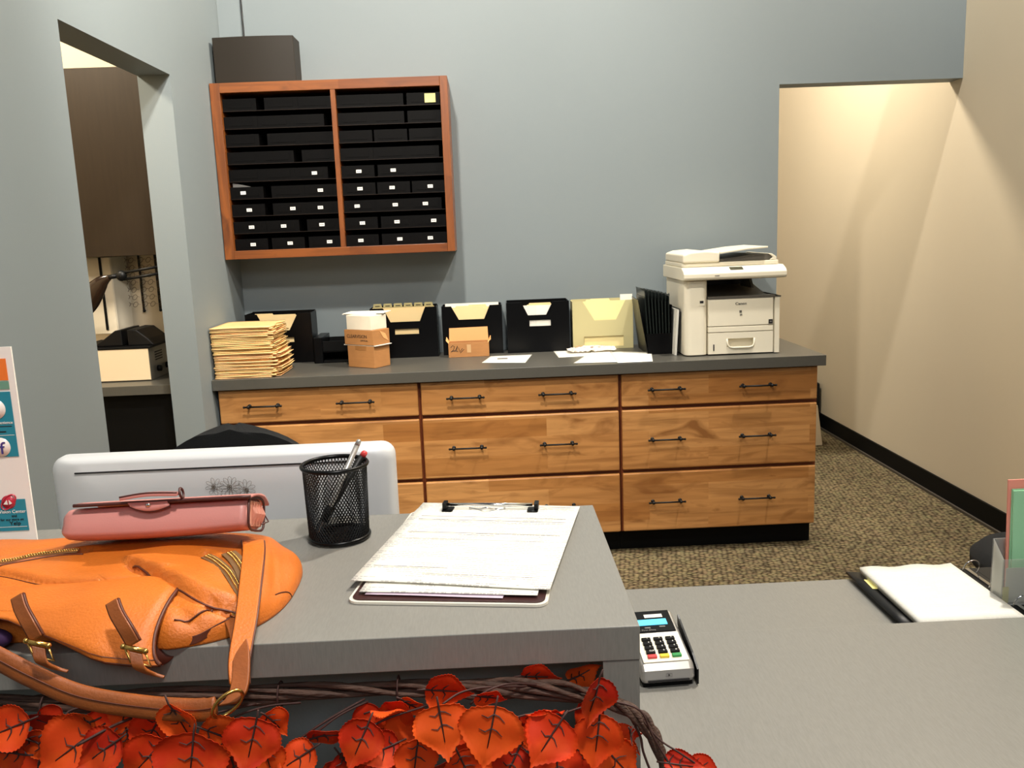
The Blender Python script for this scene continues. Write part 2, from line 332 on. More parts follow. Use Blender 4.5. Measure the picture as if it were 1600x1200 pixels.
def text(name, body, size, m, parent, loc, rot, depth=.0004, sx=1, align='CENTER'):
    cu = bpy.data.curves.new(name, 'FONT'); cu.body = body; cu.size = size; cu.extrude = depth; cu.align_x = align; cu.align_y = 'CENTER'; cu.resolution_u = 3
    t = bpy.data.objects.new(name, cu); COL.objects.link(t); bpy.context.view_layer.update()
    me = bpy.data.meshes.new_from_object(t.evaluated_get(bpy.context.evaluated_depsgraph_get())); bpy.data.objects.remove(t)
    me.materials.clear(); me.materials.append(m); o = bpy.data.objects.new(name, me); COL.objects.link(o)
    o.location = loc; o.rotation_euler = rot; o.scale = (sx, 1, 1)
    if parent is not None: o.parent = parent
    return o
def struct(name, mb, m): return tag(build(name, mb, m), kind='structure')
# measured sizes of the room
XR = 3.69; HZ = 2.204; XO = 2.759; TH = .1285; OY0 = -1.712; OY1 = -.7693; TL = .1325
ZT = .9217; ZC = .8735; UZ = 1.07; UB = 1.027; UX = 1.4226; UY0 = -3.564; UY1 = -3.105; MZ = .79; LZ = .745; TOPZ = 3.2
# ================================================================ SETTING
struct('floor', MB().box((-2.4, -7, -.06), (XR + .12, 4.2, 0)), M['carpet'])
w = MB(); w.prism([(0, 0, 0), (XO, 0, 0), (XO, 0, HZ), (XR, 0, HZ), (XR, 0, TOPZ), (0, 0, TOPZ)], (0, TH, 0)); struct('wall_back', w, M['blue'])
w = MB(); w.prism([(0, -7, 0), (0, OY0, 0), (0, OY0, 2.2102), (0, OY1, 2.2102), (0, OY1, 0), (0, TH, 0), (0, TH, TOPZ), (0, -7, TOPZ)], (-TL, 0, 0)); struct('wall_left', w, M['blue'])
struct('wall_right', MB().box((XR, -7, 0), (XR + .12, 4.2, 5.6)), M['cream'])
struct('wall_corridor_end', MB().box((.4, 4.0, 0), (XR, 4.12, 5.6)), M['cream'])
struct('wall_nook_back', MB().box((-2.4, .003, 0), (-TL, .12, TOPZ)), M['cream'])
struct('wall_nook_left', MB().box((-2.5, -3.4, 0), (-2.4, .12, TOPZ)), M['cream'])
struct('wall_nook_front', MB().box((-2.4, -3.4, 0), (-TL, -3.3, TOPZ)), M['cream'])
struct('baseboard_right', MB().box((XR - .012, -7, 0), (XR, 4.0, .112)), M['black'])
struct('trim_1', MB().box((XR - .024, -7, 0), (XR - .012, 4.0, .014)), mat('baseboard_shoe', srgb(74, 66, 56), .6))
# ================================================================ BACK COUNTER
def drawer_unit(x0, x1, label, left_end=False, right_end=False):
    t = thing('drawer_cabinet', label, 'cabinet', (x0, -.585, 0), 0, 'drawer cabinets under the back counter'); w_ = x1 - x0
    build('cabinet_body', MB().box((.001, 0, .11), (w_ - .001, .58, ZC - .001)), M['reveal'], t)
    build('toe_kick', MB().box((.001, .055, 0), (w_ - .001, .57, .1095)), M['black'], t)
    for z0, z1 in ((.714, .868), (.414, .698), (.115, .398)):
        mb = MB().box((.007, -.024, z0), (w_ - .007, -.0005, z1)); d = build('drawer', mb, M['drawer'], t, .006, 2)
        for fx in (.228, .684):
            h = MB(); cx = fx * w_; zc = (z0 + z1) / 2 + .002
            h.tube([(cx - .083, -.052, zc), (cx + .083, -.052, zc)], .0042, 10)
            for sx in (-.064, .064):
                h.cyl((cx + sx, -.0245, zc), (cx + sx, -.052, zc), .0045, 10); h.ell((cx + sx, -.052, zc), (.008, .008, .008), 12, 8); h.cyl((cx + sx, -.0245, zc), (cx + sx, -.027, zc), .009, 12)
            for ex in (-.083, .083): h.ell((cx + ex, -.052, zc), (.005, .0055, .0055), 10, 6)
            build('handle', h, M['blackmatt'], d)
    return t
drawer_unit(.010, .925, 'left wooden three-drawer cabinet, against the blue wall, partly hidden by the computer')
drawer_unit(.925, 1.842, 'middle wooden three-drawer cabinet, below the stack of cartons and papers')
drawer_unit(1.842, 2.762, 'right wooden three-drawer cabinet, below the printer')
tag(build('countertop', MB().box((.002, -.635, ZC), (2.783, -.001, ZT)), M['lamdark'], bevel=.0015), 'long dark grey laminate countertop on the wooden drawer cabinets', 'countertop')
# ================================================================ WALL CABINET WITH TRAYS
CL, CR, CB, CT, CDp = .004, 1.107, 1.446, 2.257, .262
t = thing('tray_cabinet', 'wooden wall cabinet with two bays of black trays', 'cabinet', (CL, -CDp, CB)); w_ = CR - CL; h_ = CT - CB; D = CDp - .001
for xa, xb in ((0, .045), (w_ - .036, w_)): build('side_panel', MB().box((xa, 0, 0), (xb, D, h_)), M['oakv'], t, .0015)
build('bottom_panel', MB().box((.0452, 0, 0), (w_ - .0362, D, .040)), M['oak'], t, .0015); build('top_panel', MB().box((.0452, 0, h_ - .044), (w_ - .0362, D, h_)), M['oak'], t, .0015)
DX0, DX1 = .556, .578
build('divider', MB().box((DX0, .001, .0402), (DX1, D, h_ - .0442)), M['oakv'], t)
build('back_panel', MB().box((.0452, D - .012, .0402), (w_ - .0362, D - .001, h_ - .0442)), M['black'], t)
ZI0 = .040; ZI1 = h_ - .044; PIT = (ZI1 - ZI0) / 9; bays = ((.0455, DX0 - .0003), (DX1 + .0003, w_ - .0365))
M['tray'] = mat('black_tray_plastic', srgb(4, 3, 3), .55, spec=.1); M['shelf'] = mat('dark_brown_shelf', srgb(26, 17, 11), .5, spec=.2); M['cardlabel'] = mat('white_label_card', srgb(235, 232, 224), .6)
for k in range(1, 9):
    for b0, b1 in bays:
        zz = ZI1 - k * PIT
        build('shelf', MB().box((b0, .022, zz - .0015), (b1, D - .0125, zz + .0015)), M['shelf'], t)
# trays
TW = .156
tm = MB(); tm.box((0, 0, 0), (TW, .205, .003)); tm.box((0, 0, .003), (TW, .0035, .054)); tm.box((0, .2015, .003), (TW, .205, .054)); tm.box((0, .0036, .003), (.003, .2014, .054)); tm.box((TW - .003, .0036, .003), (TW, .2014, .054))
tm.box((.022, -.0015, .012), (TW - .022, -.0001, .042))
tm_lab = MB(); tm_lab.box((-.0125, -.0026, -.0075), (.0125, -.0016, .0075)); tm_lab.cur = 1; tm_lab.box((-.0085, -.0030, -.0012), (-.001, -.0027, .0018)); tm_lab.box((.001, -.0030, -.0012), (.0085, -.0027, .0018)); tm_lab.cur = 0
gaps = [(1, 2), (3, 2), (1, 9), (2, 3), (3, 1), (1, 9), (1, 3), (2, 1), (9, 1)]
haslab = {5: (2, 3, 4), 6: (0, 2, 3, 4, 5), 7: range(6), 8: range(6), 9: range(6)}
ORD = ['top', 'second', 'third', 'fourth', 'fifth', 'sixth', 'seventh', 'eighth', 'bottom']; POS = ['left', 'middle', 'right']
proto = None; traymesh = None; labmesh = None
tray_at = {}
for r in range(9):
    for bay in range(2):
        b0, b1 = bays[bay]; slack = (b1 - b0) - 3 * TW - .004; gp = gaps[r][bay]; x = b0 + .001
        for c in range(3):
            idx = bay * 3 + c; lab = (r + 1) in haslab and idx in haslab[r + 1]
            zz = ZI0 + (8 - r) * PIT + .002 if r < 8 else ZI0 + .0005
            loc = (CL + x, -CDp + .024 + random.uniform(0, .006), CB + zz)
            if traymesh is None: o = build('tray', tm, M['tray']); traymesh = o
            else: o = traymesh.copy(); COL.objects.link(o)
            o.location = loc; tray_at[(r, idx)] = o
            tag(o, '%s tray, %s of three in the %s row, cabinet\'s %s bay' % ('white-labelled black' if lab else 'unlabelled black', POS[c], ORD[r], ('left', 'right')[bay]), 'tray', 'black trays in the wooden wall cabinet')
            if lab:
                if labmesh is None: l = build('label_card', tm_lab, [M['cardlabel'], M['inkgrey']]); labmesh = l
                else: l = labmesh.copy(); COL.objects.link(l)
                l.parent = o; l.location = (TW * .5 + random.uniform(-.02, .022), 0, .027); l['label'] = 'small white label card'
            x += TW + (.0012 if gp == 9 else 0) + (slack if gp == c + 1 else 0) + (slack / 2 if gp == 9 and c < 2 else 0)
q = tray_at[(0, 5)].location
tag(build('sticky_note', MB().box((q.x + .085, q.y - .0036, q.z + .008), (q.x + .136, q.y - .0022, q.z + .049)), M['yellow'], origin=(q.x + .1, q.y - .003, q.z + .03)), 'pale yellow sticky note on the top right tray of the wall cabinet', 'sticky note')
q = tray_at[(5, 0)].location
mb = MB(); mb.prism([(q.x + .012, q.y + .008, q.z + .03), (q.x + .012, q.y + .008, q.z + .075), (q.x + .045, q.y + .008, q.z + .068), (q.x + .095, q.y + .008, q.z + .056), (q.x + .095, q.y + .008, q.z + .03)], (0, .0012, 0))
tag(build('card', mb, mat('grey_card', srgb(96, 94, 92), .6)), 'grey card standing up in the left tray of the sixth row, left bay', 'card')
# box on top
t = thing('speaker', 'dark brown box speaker with a bowed front on top of the wall cabinet', 'speaker', (.0, -.2, CT))
prof = [(.018, .14)] + [(.018 + i / 12 * .377, -.012 * math.sin(PI * i / 12) + .0) for i in range(13)] + [(.395, .14)]
mb = MB(); mb.prism([(x, y, .002) for x, y in prof], (0, 0, .212)); build('speaker_box', mb, M['speaker'], t, .003)
mb = MB(); mb.tube(smooth_path([(.14, .1, .214), (.142, .105, .26), (.138, .12, .45), (.14, .13, .93)], 6), .004, 8); build('cord', mb, M['blackgloss'], t)
# ================================================================ ON THE BACK COUNTER
# --- manila envelopes
N_ENV = 30; eh = .232 / N_ENV; z = ZT + .0006
NUMS = ['topmost', 'second', 'third', 'fourth', 'fifth', 'sixth', 'seventh', 'eighth', 'ninth', 'tenth', 'eleventh', 'twelfth', 'thirteenth', 'fourteenth', 'fifteenth', 'sixteenth', 'seventeenth', 'eighteenth', 'nineteenth', 'twentieth', 'twenty-first', 'twenty-second', 'twenty-third', 'twenty-fourth', 'twenty-fifth', 'twenty-sixth', 'twenty-seventh', 'twenty-eighth', 'twenty-ninth', 'lowest']
for i in range(N_ENV):
    th = eh * .72; k = N_ENV - 1 - i; dx = random.uniform(-.004, .006) - .010 * (i / N_ENV); dy = random.uniform(-.004, .004)
    sag = random.uniform(.6, 1.0); nu, nv = 12, 6; G = []; ph = random.uniform(0, 6)
    for a in range(nu + 1):
        u = a / nu; row = []
        for b_ in range(nv + 1):
            v = b_ / nv; ragged = .012 * math.sin(ph + v * 9) * (u > .97) + random.uniform(-.004, .010) * (u > .97)
            row.append((.016 + u * .262 + ragged, v * .30 + .0015 * math.sin(ph + u * 7), .0004 * math.sin(ph * 2 + u * 5 + v * 2)))
        G.append(row)
    mb = MB(); mb.sheet(G, th, True)
    if k > 1:   # open flap of the envelope sticking out at the right
        w0 = random.uniform(.010, .038) * (1.25 if k > 15 else .8); G = []; lift = random.uniform(.0, .004)
        for a in range(5):
            u = a / 4; G.append([(.272 + u * w0 * (1 - .25 * abs(v - .5)), .015 + v * .25 + u * .01, lift * u + .0006 * math.sin(ph + v * 8) * u) for v in [j / 6 for j in range(7)]])
        mb.sheet(G, .0012, True)
    o = build('envelope', mb, M['manila']); o.location = (max(.0 + dx, -.008), -.612 + dy, z + th / 2 + .0004); o.rotation_euler = (0, 0, random.uniform(-.012, .02) if k else .0)
    tag(o, ('%s manila envelope of the tall stack at the back counter\'s left end' % NUMS[k]) if k in (0, N_ENV - 1) else '%s manila envelope from the top of the tall stack at the back counter\'s left end' % NUMS[k], 'envelope', 'manila envelopes stacked on the back counter'); z += eh
# --- file holders
def holder(name, label, x0, x1, yf, yb, h, m, slot=(.3, .7, .47, .6), notch=(.2, .3, .7, .8, .74)):
    t = thing(name, label, 'file holder', (x0, yf, ZT + .0005), 0); w_ = x1 - x0; dpt = yb - yf; th = .004; mb = MB(); V = (0, th, 0)
    s0, s1, sz0, sz1 = slot; P = lambda u, v: (u * w_, 0, v * h)
    mb.prism([P(0, 0), P(1, 0), P(1, sz0), P(0, sz0)], V); mb.prism([P(0, sz0), P(s0, sz0), P(s0, sz1), P(0, sz1)], V); mb.prism([P(s1, sz0), P(1, sz0), P(1, sz1), P(s1, sz1)], V)
    n0, n1, n2, n3, nb = notch
    mb.prism([P(0, sz1), P(n1, sz1), P(n1, nb), P(n0, 1), P(0, 1)], V); mb.prism([P(n1, sz1), P(n2, sz1), P(n2, nb), P(n1, nb)], V); mb.prism([P(n2, sz1), P(1, sz1), P(1, 1), P(n3, 1), P(n2, nb)], V)
    build('front_panel', mb, m, t)
    mb = MB(); mb.box((0, th + .0002, 0), (th, dpt, h)); mb.box((w_ - th, th + .0002, 0), (w_, dpt, h)); mb.box((th + .0002, dpt - th, 0), (w_ - th - .0002, dpt, h * 1.015)); mb.box((th + .0002, th + .0002, 0), (w_ - th - .0002, dpt - th - .0002, th))
    build('holder_body', mb, m, t)
    return t
def folder(x0, x1, y, h, label, tab=(.1, .4), m='folder', grp='buff folders in the file holders', slant=0, extra=None):
    w_ = x1 - x0; mb = MB(); a, b = tab
    mb.prism([(0, 0, 0), (w_, 0, 0), (w_, 0, h - .012), (w_ * b + .006, 0, h - .012), (w_ * b, 0, h), (w_ * a, 0, h), (w_ * a - .006, 0, h - .012), (0, 0, h - .012)], (0, .003, 0))
    o = build('folder', mb, M[m]); o.location = (x0, y, ZT + .0055); o.rotation_euler = (slant, 0, 0)
    tag(o, label, 'folder', grp); return o
NT = (.24, .33, .67, .78, .72)
A = holder('file_holder', 'black file holder in the left corner behind the manila envelope stack', .045, .372, -.17, -.03, .248, M['blackgloss'], (.35, .72, .42, .52), (.18, .30, .66, .80, .66))
folder(.055, .36, -.160, .238, 'buff folder, the nearer one in the black holder behind the envelope stack', (.36, .78))
folder(.055, .36, -.148, .244, 'buff folder, the farther one in the black holder behind the envelope stack', (.12, .40))
B = holder('file_holder', 'black file holder with a row of index tabs, behind the carton stack', .662, .995, -.155, -.02, .252, M['blackgloss'], (.36, .72, .47, .58), (.20, .30, .74, .83, .72))
folder(.672, .985, -.146, .238, 'front buff folder in the holder behind the carton stack', (.42, .7))
folder(.672, .985, -.130, .243, 'second buff folder in the holder behind the carton stack', (.15, .55))
mb = MB(); x = .672
rt = build('tab_divider', MB().box((0, 0, 0), (.30, .002, .245)), M['folder']); rt.location = (.674, -.118, ZT + .0055); tag(rt, 'buff divider with a raised red tab behind the carton stack', 'divider')
build('red_tab', MB().box((.105, -.0012, .220), (.165, -.0003, .238)), M['red'], rt)['label'] = 'red index tab'
M['tabcard'] = mat('olive_index_tab', srgb(170, 160, 112), .55)
rt = build('tab_divider', MB().box((0, 0, 0), (.31, .002, .246)), M['folder']); rt.location = (.670, -.098, ZT + .0055); tag(rt, 'buff divider carrying a row of small index tabs behind the carton stack', 'divider')
for k in range(6):
    mb = MB(); x = .001 + k * .0515; mb.prism([(x, -.002, .244), (x + .048, -.002, .244), (x + .043, -.002, .266), (x + .005, -.002, .266)], (0, .003, 0)); tb = build('index_tab', mb, M['tabcard'], rt); build('tab_writing', MB().box((x + .012, -.0027, .252), (x + .036, -.0021, .256)), M['ink'], tb)
C_ = holder('file_holder', 'black file holder behind the small open carton', 1.018, 1.322, -.125, -.02, .246, M['blackgloss'], (.33, .68, .40, .52), (.16, .28, .70, .80, .72))
folder(1.028, 1.312, -.117, .236, 'front buff folder in the holder behind the small open carton', (.3, .7))
folder(1.028, 1.312, -.108, .240, 'middle buff folder in the holder behind the small open carton', (.22, .5))
folder(1.028, 1.312, -.099, .244, 'rear buff folder in the holder behind the small open carton', (.45, .75))
o = build('paper', MB().box((0, 0, 0), (.27, .0015, .252)), M['white']); o.location = (1.036, -.090, ZT + .0055); tag(o, 'white sheets standing behind the folders behind the small open carton', 'paper')
D_ = holder('file_holder', 'black file holder between the small open carton and the cream holder', 1.345, 1.660, -.15, -.02, .254, M['blackgloss'], (.36, .70, .52, .64), (.24, .34, .63, .74, .74))
folder(1.355, 1.65, -.142, .236, 'front buff folder in the black holder beside the cream holder', (.32, .6))
folder(1.355, 1.65, -.131, .243, 'rear buff folder in the black holder beside the cream holder', (.36, .72))
o = build('paper', MB().box((0, 0, 0), (.15, .001, .232)), M['page']); o.location = (1.43, -.1445, ZT + .0055); tag(o, 'white printed slips in front in the black holder beside the cream holder', 'paper')
E_ = holder('file_holder', 'cream yellow file holder between the black holders', 1.678, 1.985, -.13, -.02, .245, M['creamplastic'], (.18, .84, .05, .27), (.17, .36, .72, .88, .60))
M['pale'] = mat('pale_yellow_folder', srgb(238, 220, 158), .6)
folder(1.686, 1.977, -.121, .247, 'front pale yellow folder in the cream holder', (.22, .60), 'pale')
folder(1.686, 1.977, -.111, .250, 'rear pale yellow folder in the cream holder', (.30, .62), 'pale')
o = build('card', MB().box((0, 0, 0), (.062, .002, .03)), M['white']); o.location = (1.925, -.102, ZT + .247); mbp = o
tag(o, 'white card standing at the right end of the cream holder', 'card')
o.location.z = ZT + .0055; o.data.transform(Matrix.Diagonal((1, 1, 8.9, 1)))
# --- black letter trays
t = thing('letter_tray', 'low black desk tray between the envelope stack and the cartons', 'tray', (.385, -.23, ZT + .0005))
mb = MB(); mb.box((0, 0, 0), (.03, .2, .118)); mb.rbox((.0, -.006, .0), (.045, .21, .128), .006, 'z'); build('tray_side', mb, M['blackgloss'], t, .002)
mb = MB(); mb.box((.0455, 0, 0), (.27, .2, .012)); mb.box((.0455, .004, .052), (.27, .2, .058)); mb.box((.0455, .192, .0122), (.27, .2, .108)); mb.box((.262, .0, .0122), (.27, .19, .108)); mb.box((.0455, 0, .058), (.27, .006, .108)); build('tray_shelf', mb, M['black'], t, .001)
# --- carton stack
ang = math.atan2(-.096, .137); root = Vector((.577, -.383, 0)); ux = Vector((math.cos(ang), math.sin(ang), 0)); uy = Vector((-math.sin(ang), math.cos(ang), 0))
def carton(name, label, a, d, z0, z1, m, off=(0, 0), rz=0, bevel=.002):
    o = MB(); o.box((0, 0, 0), (a, d, z1 - z0)); t = build(name, o, m, bevel=bevel, seg=2); p = root + ux * off[0] + uy * off[1]; t.location = (p.x, p.y, z0); t.rotation_euler = (0, 0, ang + rz); tag(t, label, 'box'); return t
c1 = carton('cardboard_box', 'plain brown cardboard box, lowest in the carton stack', .167, .11, ZT + .0005, 1.0255, M['cardboard'])
build('packing_tape', MB().box((.05, -.0008, .083), (.12, -.0001, .1035)), mat('tape', srgb(150, 104, 60), .3), c1)
e1 = carton('envelope', 'white envelope sandwiched between the two brown cartons', .20, .115, 1.026, 1.029, M['white'], (-.022, .0), 0, 0); e1['category'] = 'envelope'
c2 = carton('cardboard_box', 'brown cardboard box with black lettering, middle of the carton stack', .182, .115, 1.0295, 1.100, M['cardboard'], (-.012, -.003))
text('lettering', 'CLEARVISION', .0225, M['ink'], c2, (.080, -.0006, .040), (PI / 2, 0, 0), .0004, .93)
text('lettering', 'OPTICAL', .009, M['ink'], c2, (.125, -.0006, .021), (PI / 2, 0, 0), .0004, 1.3)
mb = MB(); mb.prism([(.1825, .045, .066), (.1825, .085, .05), (.1825, .105, .012), (.1825, .07, .03)], (.0008, 0, 0)); build('torn_label', mb, M['flap'], c2)
c3 = carton('cardboard_box', 'creased white box, top box of the carton stack', .155, .108, 1.1005, 1.168, M['cardwhite'], (.004, .0))
e2 = carton('envelope', 'lower white envelope lying on top of the carton stack', .17, .11, 1.1685, 1.1725, M['white'], (-.03, .01), .12, 0); e2['category'] = 'envelope'
e3 = carton('envelope', 'upper white envelope lying on top of the carton stack', .20, .115, 1.173, 1.1765, M['white'], (-.012, -.002), .42, 0); e3['category'] = 'envelope'
# --- small open carton
t = thing('open_cardboard_box', 'small open brown carton with handwriting and a raised back flap', 'box', (1.048, -.222, ZT + .0005)); w_, d_, h_ = .202, .088, .071
mb = MB(); th = .003; mb.box((0, 0, 0), (w_, th, h_)); mb.box((0, d_ - th, 0), (w_, d_, h_)); mb.box((0, th + .0002, 0), (th, d_ - th - .0002, h_)); mb.box((w_ - th, th + .0002, 0), (w_, d_ - th - .0002, h_)); mb.box((th + .0002, th + .0002, 0), (w_ - th - .0002, d_ - th - .0002, th)); build('box_body', mb, M['cardboard'], t, .001)
mb = MB(); mb.prism([(.002, d_ - .003, h_ + .0002), (w_ - .002, d_ - .003, h_ + .0002), (w_ - .004, d_ + .001, h_ + .068), (.004, d_ + .001, h_ + .066)], (0, .0025, 0)); build('back_flap', mb, M['flap'], t)
mb = MB(); mb.prism([(0, .002, h_), (0, d_, h_), (-.012, d_, h_ + .022), (-.012, .02, h_ + .012)], (.0025, 0, 0)); mb.prism([(w_ - .003, .002, h_), (w_ - .003, d_, h_), (w_ + .010, d_, h_ + .022), (w_ + .01, .02, h_ + .012)], (-.0025, 0, 0)); build('side_flap', mb, M['flap'], t)
build('tape_strip', MB().box((.092, -.0008, .022), (.112, -.0001, .062)), mat('pale_tape', srgb(196, 158, 112), .35), t)
mb = MB()
for pts in ([(.012, .05), (.02, .06), (.03, .056), (.026, .04), (.014, .028)], [(.03, .03), (.04, .045), (.046, .058), (.04, .034)], [(.05, .05), (.056, .028), (.07, .045)], [(.058, .022), (.078, .04)], [(.012, .03), (.03, .034), (.048, .03)]): mb.tube([(x, -.0008, z) for x, z in pts], .0012, 4)
build('handwriting', mb, M['ink'], t)
# --- loose papers
def paper(pts, z, label, m='white', th=.0008, cat='paper', curl=.0, name='paper'):
    P = [Vector((x, y, z)) for x, y in pts]; G = []; o0 = P[0]   # order: near-left, far-left, far-right, near-right
    for i in range(9):
        u = i / 8; row = []
        for j in range(9):
            v = j / 8; p = (P[0] * (1 - u) + P[3] * u) * (1 - v) + (P[1] * (1 - u) + P[2] * u) * v; p.z += curl * math.sin(PI * u) * (v ** 2) + th / 2; row.append(p)
        G.append(row)
    mb = MB(); mb.sheet(G, th); return tag(build(name, mb, M[m], origin=(o0.x, o0.y, z)), label, cat)
pa = paper([(1.213, -.438), (1.257, -.232), (1.462, -.232), (1.417, -.493)], ZT + .0006, 'white sheet with a grey printed block, in front of the small open carton', 'page')
mb = MB(); mb.box((.075, .08, .0010), (.125, .125, .0013))
build('printed_block', mb, M['inkgrey'], pa)
paper([(1.583, -.374), (1.575, -.135), (1.75, -.155), (1.75, -.36)], ZT + .0006, 'small white sheet in front of the cream holder, left under the clear bag', 'page')
paper([(1.635, -.575), (1.762, -.224), (1.861, -.134), (1.86, -.60)], ZT + .0016, 'white sheet with a sharp left corner, middle of the papers before the cream holder', 'white')
paper([(1.83, -.63), (1.845, -.272), (2.036, -.353), (1.99, -.632)], ZT + .0028, 'white sheet at the right, lying in front of the hanging folders', 'white', curl=.004)
# crumpled clear bag
mb = MB(); G = []
for i in range(21):
    row = []
    for j in range(13):
        u, v = i / 20, j / 12; row.append((u * .24, v * .10, .012 + .014 * math.sin(PI * u) * math.sin(PI * v) + random.uniform(-.006, .008)))
    G.append(row)
mb.sheet(G, .0006, False)
m = mat('crinkled_clear_film', srgb(236, 226, 214), .15, vary=((60, 60, 60), .25)); m.node_tree.nodes['Principled BSDF'].inputs['Alpha'].default_value = .75
o = build('plastic_bag', mb, m); o.location = (1.64, -.265, ZT + .001); tag(o, 'crumpled clear plastic bag on the papers in front of the cream holder', 'plastic bag')
mb = MB()
for k in range(14): x = random.uniform(.02, .2); y = random.uniform(.02, .08); mb.box((x, y, .026), (x + random.uniform(.006, .02), y + .004, .027))
build('red_print', mb, mat('faded_red_print', srgb(190, 110, 90), .5), o)
# --- bin of hanging folders
t = thing('file_bin', 'black file bin with a slanting left side, between cream holder and printer', 'file bin', (1.988, -.395, ZT + .0005)); th = .004
mb = MB()
mb.prism([(0.022, 0, 0), (.022, .255, 0), (-.010, .255, .262), (-.022, 0, .262)], (th, 0, 0)); mb.box((.136, 0, 0), (.140, .255, .235)); mb.box((.027, 0, 0), (.1355, .251, .004)); mb.box((.027, .251, .0042), (.1355, .255, .25)); mb.prism([(.0265, 0, .0042), (.1355, 0, .0042), (.1355, 0, .10), (.015, 0, .10)], (0, .003, 0)); build('bin_body', mb, M['blackgloss'], t)
M['hang'] = mat('dark_green_black_folder', srgb(20, 27, 24), .35)
for k in range(8):
    x = 2.003 + k * .0138; lean = -.07 + k * .009; mb = MB(); h = .300 - .004 * k
    mb.box((-.0012, 0, 0), (.0012, .238, h)); mb.box((-.004, .002, .02), (-.0016, .235, h - .03))
    mb.tube([(0, -.003, h + .004), (0, .240, h + .004)], .0026, 8); mb.ring((0, .004, h + .008), .005, .0014, (1, 0, 0), 12, 5)
    o = build('hanging_folder', mb, M['hang']); o.location = (x + .018, -.388, ZT + .0055); o.rotation_euler = (0, lean, 0)
    tag(o, 'dark hanging folder standing edge-on in the black bin, %s from the left' % ['first', 'second', 'third', 'fourth', 'fifth', 'sixth', 'seventh', 'eighth'][k], 'folder', 'dark hanging folders in the black bin')
o = build('tab_card', MB().box((0, 0, 0), (.045, .0015, .028)), M['white']); o.location = (1.992, -.398, ZT + .262); o.rotation_euler = (0, 0, 0); bpy.data.objects.remove(o)
# booklet leaning on printer
t = thing('notepad', 'white pad with a black cover leaning upright against the printer\'s left side', 'notepad', (2.128, -.45, ZT + .0006)); t.rotation_euler = (0, .06, 0)
build('pages', MB().box((0, 0, 0), (.010, .20, .215)), M['page'], t); build('cover', MB().box((.0103, -.002, 0), (.014, .205, .22)), M['blackgloss'], t)
# ================================================================ PRINTER
PX0 = 2.163; PY = -.515
t = thing('printer', 'white multifunction laser printer at the right end of the back counter', 'printer', (PX0, PY, ZT + .0005))
PWD = .448; K = M['printer']
mb = MB(); mb.rbox((0, 0, .004), (.108, .44, .350), .03, 'z', 6); build('left_housing', mb, K, t, .003)
mb = MB(); mb.rbox((.415, .002, .004), (PWD, .44, .268), .028, 'z', 6); build('right_housing', mb, K, t, .003)
mb = MB(); mb.box((.109, .16, .02), (.414, .43, .262)); mb.box((.109, .36, .262), (PWD - .03, .43, .345)); build('inner_housing', mb, M['blackgloss'], t)
mb = MB(); mb.box((.110, .003, .135), (.4135, .15, .262)); fc = build('front_cover', mb, K, t, .003)
text('brand_lettering', 'Canon', .0175, M['ink'], fc, (.262, .0018, .238), (PI / 2, 0, 0), .0004, 1.15)
build('emblem', MB().box((.255, .0018, .196), (.266, .0028, .207)), M['printerdk'], fc)
text('series_lettering', 'iR', .013, M['ink'], fc, (.263, .0018, .186), (PI / 2, 0, 0), .0004, 1.3)
bd = build('badge', MB().box((.392, .0008, .140), (.411, .0026, .160)), M['ink'], fc); build('badge_mark', MB().box((.3975, .0002, .147), (.4055, .0007, .153)), M['inkgrey'], bd)
mb = MB(); mb.box((.110, .003, .108), (.4135, .15, .1325)); build('feed_cover', mb, K, t, .002)
# cassette with a recessed grip
mb = MB(); V = (0, .15, 0)
def rp(x0, x1, z0, z1): mb.box((x0, .003, z0), (x1, .03, z1))
rp(.110, .198, .006, .1055); rp(.326, .4135, .006, .1055); rp(.1981, .3259, .006, .036); rp(.1981, .3259, .0765, .1055)
mb.box((.198, .0301, .03), (.326, .032, .08)); cs = build('paper_cassette', mb, K, t)
mb = MB(); mb.tube([(.198, .004, .0755), (.200, .002, .05), (.208, .000, .038), (.225, -.002, .034), (.30, -.002, .034), (.317, .000, .038), (.324, .002, .05), (.326, .004, .0755)], .004, 8); build('grip', mb, K, cs)
build('level_gauge', MB().box((.133, .0008, .022), (.138, .0027, .052)), M['ink'], cs)
mb = MB(); mb.box((.064, -.0015, .235), (.092, -.0001, .268)); us = build('port_panel', mb, K, t); build('usb_port', MB().box((.069, -.0026, .247), (.086, -.0016, .258)), M['ink'], us)
mb = MB()
for r in range(11):
    for c in range(4): mb.box((-.0008, .13 + c * .011, .12 + r * .0085), (-.0001, .137 + c * .011, .1235 + r * .0085))
build('vent_slots', mb, M['printerdk'], t)
# output tray
mb = MB(); mb.prism([(.1095, .0, .268), (.1095, .15, .262), (.1095, .35, .300), (.1095, .35, .306), (.1095, .15, .268), (.1095, .0, .274)], (.31, 0, 0)); build('output_tray', mb, M['printerdk'], t)
build('tray_front_strip', MB().box((.110, .001, .2625), (.448, .02, .2675)), M['printerdk'], t)
mb = MB(); mb.prism([(.345, .12, .30), (.345, .30, .30), (.345, .30, .345), (.345, .16, .345)], (.012, 0, 0)); build('paper_stop', mb, M['printerdk'], t)
